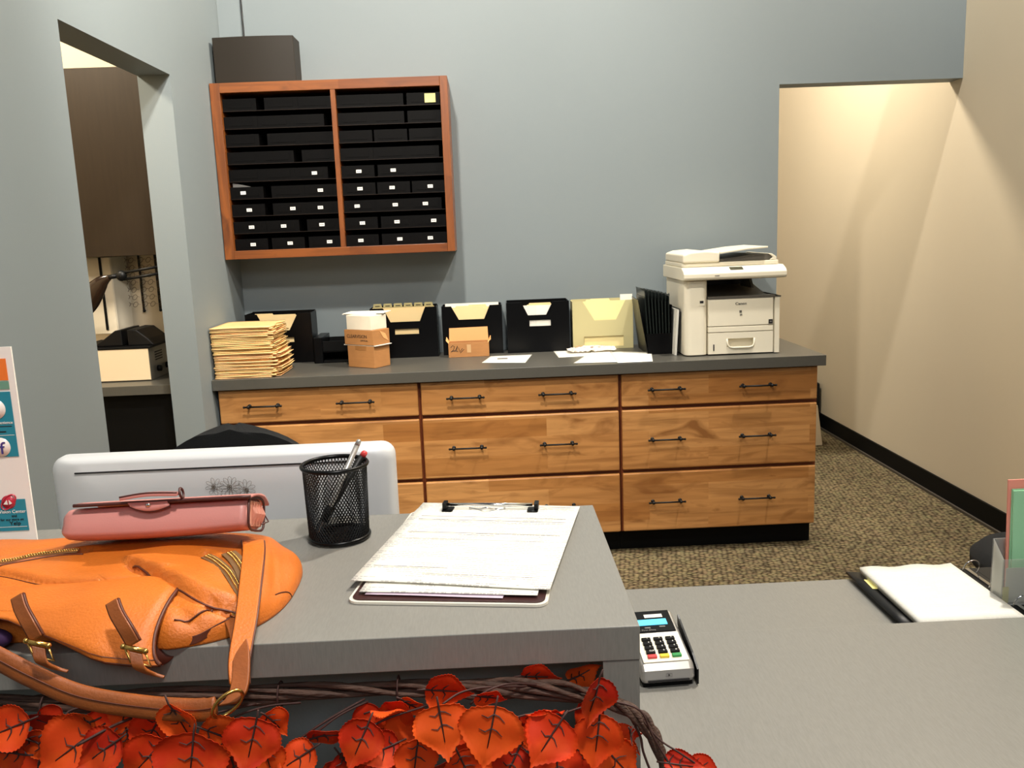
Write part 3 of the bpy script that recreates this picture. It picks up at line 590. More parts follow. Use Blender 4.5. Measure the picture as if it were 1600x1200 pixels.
# scanner
mb = MB(); pr = [(.44, .352), (-.004, .352), (-.030, .356), (-.034, .366), (-.034, .384), (-.020, .397), (.02, .412), (.44, .412)]
mb.prism([(-.012, y, z) for y, z in pr], (.475, 0, 0)); sc_ = build('scanner', mb, K, t, .004)
mb = MB(); mb.prism([(.205, -.0225, .3965), (.265, -.0225, .3965), (.265, .004, .4075), (.205, .004, .4075)], (0, -.0004, .001)); build('display', mb, mat('dim_display', srgb(74, 74, 60), .25), sc_)
mb = MB(); mb.box((.13, -.0355, .372), (.152, -.0342, .375)); build('small_marking', mb, M['inkgrey'], sc_)
# lid and document feeder
mb = MB(); mb.rbox((-.006, .02, .4125), (.445, .43, .432), .02, 'z', 5); build('scanner_lid', mb, K, t, .004)
mb = MB(); mb.prism([(-.006, .01, .4325), (.165, .01, .4325), (.165, .01, .478), (.10, .01, .486), (.03, .01, .482), (-.006, .01, .470)], (0, .40, 0)); df = build('document_feeder', mb, K, t, .008, 3)
mb = MB(); mb.prism([(.1655, .0, .470), (.1655, .0, .4775), (.29, .0, .492), (.385, .0, .497), (.385, .0, .489), (.29, .0, .484)], (0, .38, 0)); build('feed_tray', mb, K, t, .002)
mb = MB(); mb.prism([(.166, .03, .4335), (.40, .03, .4335), (.42, .03, .446), (.395, .03, .458), (.33, .03, .462), (.25, .03, .452), (.166, .03, .444)], (0, .36, 0)); build('exit_tray', mb, M['printerdk'], t, .002)
mb = MB(); mb.prism([(.40, .022, .4335), (.432, .022, .4335), (.43, .022, .448), (.41, .022, .462), (.395, .022, .462), (.415, .022, .446)], (0, .37, 0)); build('tray_lip', mb, K, t, .002)
# ================================================================ CORRIDOR
mb = MB(); mb.add([(-.10, -.10, 0), (.10, -.10, 0), (.10, .10, 0), (-.10, .10, 0), (-.07, -.07, .28), (.07, -.07, .28), (.07, .07, .28), (-.07, .07, .28)], [(0, 3, 2, 1), (4, 5, 6, 7), (0, 1, 5, 4), (1, 2, 6, 5), (2, 3, 7, 6), (3, 0, 4, 7)])
o = build('step_bin', mb, mat('ivory_plastic', srgb(226, 204, 170), .5), bevel=.006); o.location = (3.405, 1.33, .0005); tag(o, 'ivory tapered bin on the carpet, just behind the drawer cabinet\'s right end', 'bin')
mb = MB(); mb.rbox((3.52, 1.74, .0005), (3.675, 1.95, .34), .02, 'z'); tag(build('case', mb, M['fabric'], bevel=.01), 'narrow dark case standing against the cream wall behind the drawer cabinets', 'case')
# ================================================================ SIDE ROOM SEEN THROUGH THE OPENING
tag(build('wall_cupboard', MB().box((-1.6, -.30, 1.483), (-.136, -.002, 2.338)), M['espresso'], bevel=.002), 'dark brown overhead cupboard seen through the opening at left', 'cupboard')
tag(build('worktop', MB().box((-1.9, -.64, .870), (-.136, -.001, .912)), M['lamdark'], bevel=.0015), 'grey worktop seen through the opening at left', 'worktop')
tag(build('base_cupboard', MB().box((-1.88, -.60, 0), (-.140, -.003, .869)), M['black']), 'black base cupboard under the worktop in the side room', 'cupboard')
t = thing('lens_machine', 'beige metal box machine with dark knobbed side on the side-room worktop', 'machine', (-.66, -.50, .9125))
build('front_panel', MB().box((0, -.006, .006), (.345, -.0002, .150)), mat('beige_metal', srgb(222, 202, 168), .45), t)
build('housing', MB().box((0, 0, 0), (.345, .36, .152)), M['printerdk'], t, .002)
mb = MB()
for k in range(4): mb.box((.3452, .07, .085 + k * .012), (.3462, .16, .090 + k * .012))
build('vent_slots', mb, M['black'], t)
mb = MB(); mb.cyl((.3452, .09, .045), (.362, .09, .045), .014, 14); mb.cyl((.3452, .20, .045), (.362, .20, .045), .014, 14); build('knob', mb, M['black'], t)
build('lid', MB().box((-.03, -.01, .1525), (.36, .37, .160)), M['black'], t, .002)
mb = MB(); mb.prism([(.07, .05, .1602), (.21, .05, .1602), (.21, .05, .235), (.18, .05, .232), (.12, .05, .19)], (0, .22, 0)); mb.prism([(.235, .05, .1602), (.355, .05, .1602), (.33, .05, .19), (.28, .05, .232), (.235, .05, .235)], (0, .22, 0)); build('black_cradle', mb, M['blackmatt'], t, .004)
t = thing('magnifier_lamp', 'dark magnifier lamp on a double-bar arm above the beige machine', 'lamp', (-.18, -.545, .9125))
M['bakelite'] = mat('dark_brown_gloss', srgb(40, 26, 16), .18)
mb = MB(); mb.cyl((0, 0, 0), (0, 0, .02), .02, 16); mb.cyl((0, 0, .02), (0, 0, .50), .008, 12); build('post', mb, M['blackmatt'], t)
mb = MB(); mb.tube([(-.19, 0, .500), (.0, 0, .525)], .006, 8); mb.tube([(-.19, 0, .470), (.0, 0, .495)], .006, 8); build('arm', mb, M['blackmatt'], t)
mb = MB(); mb.ell((-.20, 0, .487), (.024, .018, .024), 12, 8); mb.tube([(-.22, 0, .487), (-.255, .0, .482)], .010, 8); build('joint', mb, M['blackmatt'], t)
mb = MB(); mb.tube(smooth_path([(-.25, 0, .482), (-.285, 0, .465), (-.325, 0, .425), (-.37, 0, .375), (-.42, 0, .34), (-.46, 0, .33)], 5), [.010, .013, .016, .02, .024, .028, .032, .035, .038, .042, .045, .047, .049, .051, .052, .053, .054, .054, .052, .048, .044, .04, .034, .028, .018, .008][:26], 16, flat=.6); build('lamp_head', mb, M['bakelite'], t)
# white wall cabinet
t = thing('white_cabinet', 'small white wall cabinet behind the magnifier lamp', 'cabinet', (-.715, -.13, 1.10))
build('cabinet_body', MB().box((0, 0, 0), (.115, .128, .379)), M['cardwhite'], t, .003); build('side_door', MB().prism([(.1155, 0, .0), (.1155, 0, .379), (.150, .10, .379), (.150, .10, .03)], (.004, .003, 0)), M['cardwhite'], t)
build('black_strap', MB().box((.060, -.004, .02), (.072, -.0004, .379)), M['black'], t)
# display rods with spectacles
M['gl'] = mat('thin_frame_metal', srgb(110, 84, 60), .3, .7)
for i, x in enumerate((-.600, -.507, -.424)):
    if i == 0: continue
    mb = MB(); mb.box((x - .004, -.014, 1.205), (x + .004, -.004, 1.48)); mb.ell((x + .002, -.012, 1.20), (.008, .008, .008), 10, 6)
    tag(build('display_rod', mb, M['blackmatt']), ('left' if i == 1 else 'right') + ' black spectacle rod on the cream side-room wall', 'display rod', 'spectacle rods in the side room')
gm = MB(); 
for sx in (-.019, .019): gm.ring((sx, 0, 0), .0125, .0011, (0, 1, 0), 16, 4, 1.15, .8)
gm.tube([(-.006, 0, .003), (0, -.002, .005), (.006, 0, .003)], .001, 4)
for sx in (-1, 1): gm.tube([(sx * .034, 0, .002), (sx * .035, .004, .002), (sx * .031, .03, -.002)], .001, 4)
gproto = None
for c, x in enumerate((-.553, -.466, -.383)):
    for r in range(7):
        if gproto is None: g_ = build('spectacles', gm, M['gl']); gproto = g_
        else: g_ = gproto.copy(); COL.objects.link(g_)
        g_.location = (x, -.040, 1.235 + r * .037); g_.rotation_euler = (0, 0, 0)
        tag(g_, 'thin-framed spectacles, %s on the display from the bottom, %s column in the side room' % (['lowest', 'second', 'third', 'fourth', 'fifth', 'sixth', 'highest'][r], ['left', 'middle', 'right'][c]), 'spectacles', 'spectacles on the side-room wall')
# ================================================================ RECEPTION DESK
t = thing('reception_counter', 'raised grey reception counter carrying bag, cup and clipboard', 'counter', (0, 0, 0))
build('countertop', MB().box((.003, UY0, UB), (UX, UY1, UZ)), M['lam'], t, .0012)
build('end_panel', MB().box((UX - .044, UY0 + .001, 0), (UX - .001, UY1, UB - .0005)), M['lam'], t)
build('front_panel', MB().box((.003, -3.43, 0), (UX - .0445, -3.38, UB - .0005)), M['blue'], t)
t = thing('side_counter', 'low grey laminate counter at the lower right, carrying the card terminal', 'counter', (0, 0, 0))
build('countertop', MB().box((UX + .008, -3.86, MZ - .04), (XR - .002, -3.026, MZ)), M['lam'], t, .0012)
build('front_panel', MB().box((UX + .03, -3.80, 0), (XR - .03, -3.76, MZ - .0405)), M['blue'], t)
t = thing('work_desk', 'lower grey desk behind the counters, carrying computer and ring binder', 'desk', (0, 0, 0))
build('desktop', MB().box((.003, -3.024, LZ - .035), (XR - .002, -2.714, LZ)), M['lam'], t, .0012)
build('support_panel', MB().box((.05, -3.02, 0), (.09, -2.75, LZ - .0355)), M['lam'], t); build('support_panel', MB().box((XR - .09, -3.02, 0), (XR - .05, -2.75, LZ - .0355)), M['lam'], t); build('support_panel', MB().box((UX + .05, -3.02, 0), (UX + .09, -2.75, LZ - .0355)), M['lam'], t)
# --- computer
t = thing('desktop_computer', 'silver all-in-one computer seen from behind, beyond the reception counter', 'computer', (.738, -2.87, LZ + .0005), 0)
Wc = .656; h0, h1 = .035, .392; T = .036
mb = MB(); pts = []; r = .026
for cx, cz, a0 in ((Wc / 2 - r, h1 - r, 0), (-Wc / 2 + r, h1 - r, PI / 2), (-Wc / 2 + r, h0 + r, PI), (Wc / 2 - r, h0 + r, 1.5 * PI)):
    for i in range(7): a = a0 + i / 6 * PI / 2; pts.append((cx + r * math.cos(a), cz + r * math.sin(a)))
n = len(pts); layers = [(0.0, 1.0), (.018, 1.0), (.026, .985), (.034, .955), (.040, .90), (.0435, .80), (.046, .62), (.0475, .4), (.048, .15)]
vs = []; czm = (h0 + h1) / 2
for d, s in layers:
    ins = (1 - s)
    for x, zz in pts:
        vs.append((x - math.copysign(min(abs(x), ins * .18), x) if s > .7 else x * (s + .12), T / 2 - d, zz - (zz - czm) * (ins * .35 if s > .7 else (1 - s))))
fs = [(l * n + k, l * n + (k + 1) % n, (l + 1) * n + (k + 1) % n, (l + 1) * n + k) for l in range(len(layers) - 1) for k in range(n)]
mb.add(vs, fs, True); mb.add([vs[k] for k in range(n)], [tuple(range(n))]); mb.add([vs[(len(layers) - 1) * n + k] for k in range(n)], [tuple(range(n - 1, -1, -1))], True)
cs = build('screen_housing', mb, M['alu'], t)
for p in cs.data.polygons: p.use_smooth = p.use_smooth
build('screen', MB().box((-Wc / 2 + .02, T / 2 + .0003, h0 + .06), (Wc / 2 - .02, T / 2 + .002, h1 - .02)), M['blackgloss'], t)
mb = MB(); mb.box((-.275, -.0290, h1 - .0285), (.24, -.0200, h1 - .0262)); build('vent_slot', mb, M['ink'], t)
mb = MB(); mb.prism([(-.09, -.04, 0), (.09, -.04, 0), (.09, .10, 0), (-.09, .10, 0)], (0, 0, .008)); mb.prism([(-.07, -.040, .0082), (.07, -.040, .0082), (.06, -.036, .16), (-.06, -.036, .16)], (0, .006, 0)); build('stand', mb, M['alu'], t)
yb = -.0312
mb = MB()
for cx, cz, R_, nP, ph in ((-.014, .328, .018, 8, .2), (.016, .325, .022, 12, 0), (.044, .320, .020, 10, .3)):
    for k in range(nP):
        a = ph + 2 * PI * k / nP; c_, s_ = math.cos(a), math.sin(a); loop = []
        for q_ in range(10):
            b_ = 2 * PI * q_ / 10; u = R_ * (.62 + .36 * math.cos(b_)); v = R_ * .18 * math.sin(b_); loop.append((cx + c_ * u - s_ * v, yb, cz + s_ * u + c_ * v))
        mb.tube(loop, .0003, 4, True)
    for k in range(10): mb.ring((cx + random.uniform(-.004, .004), yb, cz + random.uniform(-.004, .004)), .0022, .0004, (0, 1, 0), 8, 4)
build('flower_drawing', mb, mat('brown_grey_line', srgb(96, 84, 74), .5), t)['label'] = 'three line-drawn daisies on the computer back'
mb = MB(); mb.prism([(-.010, yb + .0005, .306), (-.002, yb + .0005, .312), (.001, yb + .0005, .303), (-.006, yb + .0005, .300)], (0, -.0006, 0)); mb.prism([(-.026, yb + .0005, .296), (-.020, yb + .0005, .302), (-.016, yb + .0005, .294)], (0, -.0006, 0)); build('leaf_mark', mb, M['ink'], t)
# --- office chair
def office_chair():
    t = thing('office_chair', 'black fabric office chair behind the computer, only its rounded back top showing', 'chair', (.59, -2.18, 0), 0)
    mb = MB(); G = []
    for i in range(13):
        u = i / 12 * 2 - 1; row = []
        for j in range(11):
            v = 1 - (1 - j / 10) ** 1.5; vv = max(0, (v - .58) / .42); lo = max(0, (.3 - v) / .3); hw = .225 * math.sqrt(max(.004, 1 - vv * vv)) * (1 - .35 * lo * lo); x = u * hw; row.append((x, -.125 + .05 * (x / .225) ** 2 - .02 * v, .60 + .465 * v ))
        G.append(row)
    mb.sheet(G, .045); b = build('backrest', mb, M['fabric'], t, .012, 3, 1)
    mb = MB(); G = [[(.24 * u * (1 - .12 * v * v), .10 + .23 * v, .47 + .012 * (1 - u * u) * (1 - v * v)) for v in [j / 5 - 1 for j in range(11)]] for u in [i / 5 - 1 for i in range(11)]]
    mb.sheet(G, .06); build('seat', mb, M['fabric'], t, .015, 3, 1)
    mb = MB(); mb.tube(smooth_path([(0, .05, .43), (0, -.14, .44), (0, -.185, .55), (0, -.155, .75)], 5), .018, 10, flat=.5); build('back_support', mb, M['blackmatt'], t)
    mb = MB(); mb.cyl((0, .08, .10), (0, .08, .43), .025, 16); build('gas_lift', mb, M['blackmatt'], t)
    mb = MB()
    for k in range(5): a = 2 * PI * k / 5 + .3; mb.tube([(0, .08, .10), (.29 * math.cos(a), .08 + .29 * math.sin(a), .065)], [.024, .014], 8)
    build('star_base', mb, M['blackmatt'], t)
    for k in range(5):
        a = 2 * PI * k / 5 + .3; x, y = .29 * math.cos(a), .08 + .29 * math.sin(a); mb = MB(); mb.cyl((x - .02, y, .028), (x + .02, y, .028), .027, 14); build('caster', mb, M['blackgloss'], t)
office_chair()
t = thing('stool', 'black round cushioned stool beyond the ring binder at right', 'stool', (2.90, -2.08, 0))
mb = MB(); mb.lathe((0, 0, 0), [(.02, .46), (.19, .462), (.205, .48), (.205, .50), (.18, .525), (.09, .538), (.01, .54)], 32); build('seat', mb, M['fabric'], t)
mb = MB(); mb.cyl((0, 0, .08), (0, 0, .46), .022, 16); build('post', mb, M['blackmatt'], t)
mb = MB()
for k in range(5): a = 2 * PI * k / 5; mb.tube([(0, 0, .09), (.24 * math.cos(a), .24 * math.sin(a), .015)], [.02, .012], 8)
build('star_base', mb, M['blackmatt'], t)
# --- sign
SX = .520; SY = -3.16
t = thing('counter_sign', 'white upright card sign with teal and orange panels at the counter\'s left', 'sign', (SX, SY, UZ + .0006))
build('card', MB().box((-.21, 0, 0), (0, .003, .314)), M['signwhite'], t)
mb = MB(); mb.box((-.20, .0035, 0), (-.06, .05, .003)); build('stand_foot', mb, M['acrylic'], t)
build('orange_panel', MB().box((-.20, -.0012, .262), (-.010, -.0002, .296)), M['orangep'], t)
build('sage_panel', MB().box((-.20, -.0012, .248), (-.010, -.0002, .2605)), M['sage'], t)
tp = build('teal_panel', MB().box((-.20, -.0012, .140), (-.010, -.0002, .244)), M['teal'], t); tp2 = build('teal_panel', MB().box((-.20, -.0012, .018), (-.010, -.0002, .070)), M['teal'], t)  # bare card left between the teal panels stands in for glare
mb = MB(); mb.cyl((-.036, -.0013, .217), (-.036, -.0020, .217), .016, 28); build('white_disc', mb, M['signwhite'], tp)
mb = MB(); mb.cyl((-.036, -.0013, .156), (-.036, -.0020, .156), .0155, 28); build('white_disc', mb, M['signwhite'], tp)
text('letter', 'f', .028, M['purple'], tp, (-.0335, -.0024, .1535), (PI / 2, 0, 0), .0004, 1.2)
text('small_print', 'convenience', .0065, M['signwhite'], tp, (-.028, -.0016, .195), (PI / 2, 0, 0), .0003); build('print_line', MB().box((-.05, -.0016, .1885), (-.014, -.0013, .1897)), M['ink'], tp); build('print_line', MB().box((-.05, -.0016, .1795), (-.024, -.0013, .1815)), M['ink'], tp)
build('white_rule', MB().box((-.19, -.0016, .1745), (-.012, -.0013, .1752)), M['signwhite'], tp)
mb = MB(); mb.ring((-.036, -.0016, .066), .010, .0012, (0, 1, 0), 20, 4, 1.5, .8); mb.cyl((-.036, -.0013, .066), (-.036, -.0018, .066), .011, 24); rd = build('red_emblem', mb, M['redp'], tp2)
mb = MB(); mb.prism([(-.044, -.0020, .063), (-.038, -.0020, .070), (-.037, -.0020, .062)], (0, -.0004, 0)); mb.prism([(-.035, -.0020, .070), (-.030, -.0020, .064), (-.035, -.0020, .062)], (0, -.0004, 0)); build('white_mark', mb, M['signwhite'], rd)
text('small_print', 'Vision Center', .0075, M['signwhite'], tp2, (-.032, -.0016, .050), (PI / 2, 0, 0), .0003); text('small_print', 'and', .006, M['ink'], tp2, (-.030, -.0016, .043), (PI / 2, 0, 0), .0003); text('small_print', 'for our store on', .0055, M['ink'], tp2, (-.034, -.0016, .037), (PI / 2, 0, 0), .0003); text('small_print', 'Yelp', .009, M['ink'], tp2, (-.030, -.0016, .0305), (PI / 2, 0, 0), .0003, 1.1)
build('white_rule', MB().box((-.19, -.0016, .0245), (-.012, -.0013, .0252)), M['signwhite'], tp2)
# --- pen cup
CX, CY, CR_, CH = 1.0135, -3.212, .0485, .118
t = thing('pen_cup', 'black wire mesh pen cup on the reception counter', 'pen cup', (CX, CY, UZ + .0006))
mb = MB(); NW = 60; NS = 14
for d in (1, -1):
    for k in range(NW):
        pts = []
        for j in range(NS + 1): v = j / NS; a = 2 * PI * k / NW + d * v * 1.45; r_ = CR_ * (.94 + .06 * v); pts.append((r_ * math.cos(a), r_ * math.sin(a), .006 + v * (CH - .008)))
        mb.tube(pts, 0.00082, 3, cap=False)
build('mesh_wall', mb, M['blackmatt'], t)
mb = MB(); mb.ring((0, 0, CH), CR_ + .001, .0034, n=48, k=8); build('rim', mb, M['blackgloss'], t)
mb = MB(); mb.ring((0, 0, .005), CR_ * .94, .0035, n=40, k=8)
for k in range(-11, 12):
    x = k * CR_ * .9 / 11.5; y = math.sqrt(max((CR_ * .9) ** 2 - x * x, 0)); mb.tube([(x, -y, .003), (x, y, .003)], .0007, 3, cap=False); mb.tube([(-y, x, .003), (y, x, .003)], .0007, 3, cap=False)
build('base', mb, M['blackgloss'], t)
def pen(name, label, a, b, r, m, cap=None, tip=None):
    a = Vector(a); b = Vector(b); d = (b - a).normalized(); t = thing(name, label, 'pen', a)
    L_ = (b - a); build('barrel', MB().tube([L_ * .02, L_ * .3, L_ * .94], [r * .95, r, r], 14), m, t)
    build('grip', MB().tube([L_ * .14, L_ * .30], [r * 1.22, r * 1.22], 14), M['blackgloss'], t)
    mb = MB().tube([L_ * .942, L_ * .985, L_], [r * .98, r * .92, r * .6], 14); build('cap_end', mb, cap or m, t)
    return t
pen('pen', 'silver grey pen sticking highest out of the mesh cup', (.984, -3.230, UZ + .013), (1.052, -3.196, 1.222), .0042, M['silver'])
pen('pen', 'black pen with a red tip standing in the mesh cup', (.978, -3.205, UZ + .013), (1.060, -3.196, 1.203), .0052, M['blackmatt'], M['red'])
# --- clipboard
rz = math.radians(-8.5); t = thing('clipboard', 'dark clipboard with a white rim on the reception counter', 'clipboard', (1.064, -3.465, UZ + .0006), rz)
mb = MB(); mb.rbox((0, 0, 0), (.257, .362, .0035), .014, 'z'); build('board', mb, mat('pale_board_rim', srgb(220, 214, 200), .35), t)
mb = MB(); mb.rbox((.004, .004, .0036), (.253, .358, .0048), .012, 'z'); build('board_face', mb, mat('dark_maroon_board', srgb(56, 28, 26), .35), t)
mb = MB(); mb.tube([(.058, .352, .0185), (.205, .352, .0185)], .0028, 8); mb.box((.062, .344, .0050), (.200, .358, .0062)); mb.tube(smooth_path([(.10, .350, .013), (.118, .345, .012), (.13, .338, .017), (.142, .345, .012), (.16, .350, .013)], 4), .0016, 6); cl = build('clip', mb, M['chrome'], t)
for x in (.056, .197):
    mb = MB(); mb.rbox((x, .334, .0049), (x + .018, .360, .0125), .003, 'z'); mb.rbox((x + (.0 if x < .1 else .011), .342, .0126), (x + (.007 if x < .1 else .018), .362, .0225), .002, 'z'); build('clip_cap', mb, M['blackgloss'], t)
def sheet_on(x, y, rz, w_, l_, z, m, label, wav=.0015, name='paper', dip=.0):
    G = [[(i / 12 * w_, j / 12 * l_, wav * math.sin(i / 12 * 5 + j / 12 * 2) * (j / 12 < .9) * .6 + wav * (1 - j / 12) * .6 + dip * 0) for j in range(13)] for i in range(13)]
    o = build(name, MB().sheet(G, .0006), m); o.location = (x, y, z); o.rotation_euler = (0, 0, rz); return tag(o, label, 'paper')
p3 = sheet_on(1.086, -3.452, math.radians(-10), .18, .33, UZ + .0068, mat('pale_lilac_sheet', srgb(222, 200, 216), .6), 'pale lilac sheet, lowest of the papers on the clipboard', .0006)
p2 = sheet_on(1.078, -3.448, math.radians(-9), .232, .33, UZ + .0088, M['form'], 'second printed sheet, under the top form on the clipboard', .0008)
p1 = sheet_on(1.062, -3.416, math.radians(-12.5), .268, .338, UZ + .0112, M['form'], 'top printed form on the clipboard', .0014)
mb = MB()
for y, a, b, hh in ((.318, .035, .262, .0012), (.262, .02, .255, .0013), (.246, .02, .255, .0013), (.188, .02, .255, .0013), (.160, .015, .235, .0005), (.05, .015, .12, .0008), (.028, .09, .25, .0006)):
    mb.box((a, y, .0030), (b, y + hh, .0033))
o = build('ruled_lines', mb, M['inkgrey'], p1)
# --- card terminal
t = thing('card_terminal', 'silver card payment terminal with a blue display on the low counter', 'card terminal', (1.5275, -3.213, MZ + .0005), math.radians(3))
hw = .0445
TS = .74; prof = [(y * TS, z) for y, z in [(0, .006), (-.003, .016), (.001, .030), (.014, .038), (.10, .049), (.118, .053), (.196, .064), (.210, .060), (.214, .045), (.20, .006)]]
mb = MB(); mb.prism([(-hw, y, z) for y, z in prof], (2 * hw, 0, 0)); build('terminal_body', mb, M['silver'], t, .009, 4)
mb = MB(); mb.box((-hw + .004, .006, 0), (hw - .004, .14, .0058)); build('base', mb, M['black'], t)
def tz(y): 
    for (y0, z0), (y1, z1) in zip(prof[3:], prof[4:]):
        if y0 <= y <= y1: return z0 + (z1 - z0) * (y - y0) / (y1 - y0)
    return .066
def topq(x0, x1, y0, y1, th, e=.0004):
    y0 *= TS; y1 *= TS
    return [(x0, y0, tz(y0) + e), (x1, y0, tz(y0) + e), (x1, y1, tz(y1) + e), (x0, y1, tz(y1) + e)], (0, -.1 * th, th)
def tq(name, m, x0, x1, y0, y1, th=.001, par=None, e=.0004, bev=0): 
    a, v = topq(x0, x1, y0, y1, th, e); return build(name, MB().prism(a, v), m, par or t, bev)
tq('top_plate', M['printer'], -.038, .038, .016, .112, .0012)
bz = tq('bezel', M['blackgloss'], -.036, .036, .119, .198, .0016)
ds = tq('display', M['lcd'], -.030, .026, .142, .163, .0006, bz, .0022)
tq('sticker', M['cardlabel'], -.010, .022, .170, .182, .0004, bz, .0022)
tq('soft_key', M['inkgrey'], -.016, -.006, .131, .1345, .0004, bz, .0022); tq('soft_key', M['inkgrey'], .010, .020, .133, .1365, .0004, bz, .0022)
text('brand_lettering', ': First Data', .0062, M['inkgrey'], bz, (-.012, .124 * TS, tz(.124 * TS) + .0026), (math.atan2(.011, .058), 0, 0), .0002)
for r in range(5):
    for c in range(3):
        x = -.029 + c * .0205; y = .026 + r * .0150; mm = M['blackgloss'] if r else (M['red'], M['yel'], M['grn'])[c]
        k_ = tq('key', mm, x, x + .0155, y, y + .0098, .0042, None, .0016, .001)
        if r:
            s_ = (('CLR', '0', '#'), ('7', '8', '9'), ('4', '5', '6'), ('1', '2', '3'))[r - 1][c]
            text('key_mark', s_, .0046, M['cardlabel'], k_, (x + .0095, (y + .0045) * TS, tz(y * TS) + .0072), (.17, 0, 0), .0002)
mb = MB(); mb.box((-.034, -.0042, .0125), (.034, .0, .0145)); build('card_slot', mb, M['ink'], t)
mb = MB(); mb.tube([(-.005, -.0035, .0205), (.005, -.0035, .0205), (.005, -.0028, .0255), (-.005, -.0028, .0255)], .0003, 4, True); mb.box((-.001, -.0040, .022), (.001, -.0028, .0245)); build('card_symbol', mb, M['ink'], t)
mb = MB(); G = [[(hw + .004 + i * .0, y, z) for z in (zz0, zz1)] for i, (y, zz0, zz1) in enumerate([(.000, .002, .028), (.03, .002, .042), (.06, .006, .050), (.09, .014, .058), (.11, .03, .064), (.120, .052, .068)])]
mb.sheet(G, .003, False); build('swipe_guard', mb, M['blackgloss'], t)
mb = MB(); mb.box((hw + .0005, .01, .008), (hw + .0022, .10, .02)); build('swipe_slot', mb, M['black'], t)
# --- ring binder
t = thing('ring_binder', 'open black ring binder on the lower desk at right', 'binder', (2.028, -2.975, LZ + .0006))
G = [[(u * .245, v * .27, .006 + .018 * (1 - min(u * 3, 1)) ** 2 * .3) for v in (0, .25, .5, .75, 1)] for u in [i / 10 for i in range(11)]]
build('left_cover', MB().sheet(G, .004), M['blackmatt'], t); build('spine', MB().box((.2455, 0, .004), (.285, .27, .008)), M['blackmatt'], t); build('right_cover', MB().box((.2855, 0, .004), (.52, .27, .008)), M['blackmatt'], t, .001)
mb = MB(); mb.box((.262, .01, .0085), (.270, .26, .012))
for y in (.05, .135, .235): mb.ring((.262, y, .022), .016, .0013, (0, 1, 0), 20, 6, 1.25, 1)
build('ring_mechanism', mb, M['chrome'], t)
M['pageplain'] = mat('binder_page', srgb(240, 238, 228), .6)
G = [[(2.055 + u * .203, -2.985 + v * .27, LZ + .0125 + .007 + .0022 * math.sin(u * 13) * v) for v in [j / 8 for j in range(9)]] for u in [i / 16 for i in range(17)]]
tag(build('paper', MB().sheet(G, .013), M['page'], origin=(2.055, -2.985, LZ + .02)), 'thick block of white pages lying in the open ring binder', 'paper')
tag(build('sticky_note', MB().prism([(2.046, -2.80, LZ + .0125), (2.075, -2.806, LZ + .0125), (2.078, -2.755, LZ + .0125), (2.048, -2.752, LZ + .0125)], (0, 0, .0008)), M['yellow'], origin=(2.05, -2.8, LZ + .0125)), 'yellow sticky tab poking from the left edge of the binder pages', 'sticky note')
# --- acrylic brochure holder
t = thing('brochure_holder', 'clear acrylic brochure holder at the right edge, beside the binder', 'brochure holder', (2.262, -2.900, LZ + .0092)); w_ = .25; th = .0025
mb = MB(); mb.box((0, 0, 0), (w_, th, .096)); build('front_wall', mb, M['acrylic'], t)
mb = MB()
for x in (0, w_ - th): mb.prism([(x, th + .0002, 0), (x, .040, 0), (x, .040, .127), (x, th + .0002, .096)], (th, 0, 0))
mb.box((th + .0002, .038, .0), (w_ - th - .0002, .040, .127)); mb.box((th + .0002, th + .0002, 0), (w_ - th - .0002, .0375, .002)); build('holder_body', mb, M['acrylic'], t)
o = build('card', MB().box((2.274, -2.892, LZ + .0120), (2.348, -2.890, LZ + .084)), M['cardlabel']); tag(o, 'white cards standing in the front pocket of the acrylic holder', 'card')
o = build('sticky_note', MB().box((2.267, -2.896, LZ + .0120), (2.279, -2.895, LZ + .046)), M['yellow']); tag(o, 'small yellow slip in the acrylic holder, in front of the white cards', 'sticky note')
for k, (m_, lab, h) in enumerate((('green', 'front mint green sheets standing in the acrylic holder', .242), ('green', 'rear mint green sheets standing in the acrylic holder', .244), ('pinkp', 'salmon pink sheets behind the green ones in the acrylic holder', .262))):
    mb = MB(); y = -2.884 + k * .005
    mb.prism([(2.292 - .003 * k, y, LZ + .012), (2.49, y, LZ + .012), (2.49, y, LZ + h), (2.284 - .006 * (k == 2), y, LZ + h)], (0, .0035, 0)); tag(build('paper', mb, M[m_]), lab, 'paper')
# ================================================================ ORANGE BAG
bag = thing('handbag', 'orange leather handbag lying on the reception counter', 'handbag', (.78, -3.42, UZ))
bag_inv = Matrix.Translation(-Vector((.78, -3.42, UZ)))
def bp(name, mb, m, **k):
    o = build(name, mb, m, bag, **k); o.data.transform(bag_inv); return o
def onz(u, v, Z):
    d = FW * FPX + RT * (u - 800) - UP * (v - 600); return CP + d * ((Z - CP.z) / d.z)
BCX, BCY, BA, BB, BH = .700, -3.410, .289, .166, .060
def bag_drop(x, y): g = max(0, min(1, (x - (.940 + (-3.35 - y) * .22)) / .022)); return 1 - .24 * g * g * (3 - 2 * g)
def bag_r(x, y):
    g = max(0, min(1, (x - .80) / .08)); b = BB if y > BCY else .122 + (BB - .122) * g * g * (3 - 2 * g)
    return (abs(x - BCX) / BA) ** 4.6 + (abs(y - BCY) / b) ** 2.6
def bag_base(x, y): return UZ + BH * bag_drop(x, y) * max(0, 1 - bag_r(x, y)) ** .42
def hit(u, v):
    z = 1.16
    while z > UZ + .002:
        p = onz(u, v, z)
        if bag_base(p.x, p.y) >= z: return p
        z -= .0008
    return onz(u, v, UZ + .002)
def curve_xy(pts, z=1.125): return [(p.x, p.y) for p in smooth_path([hit(u, v) for u, v in pts], 5)]
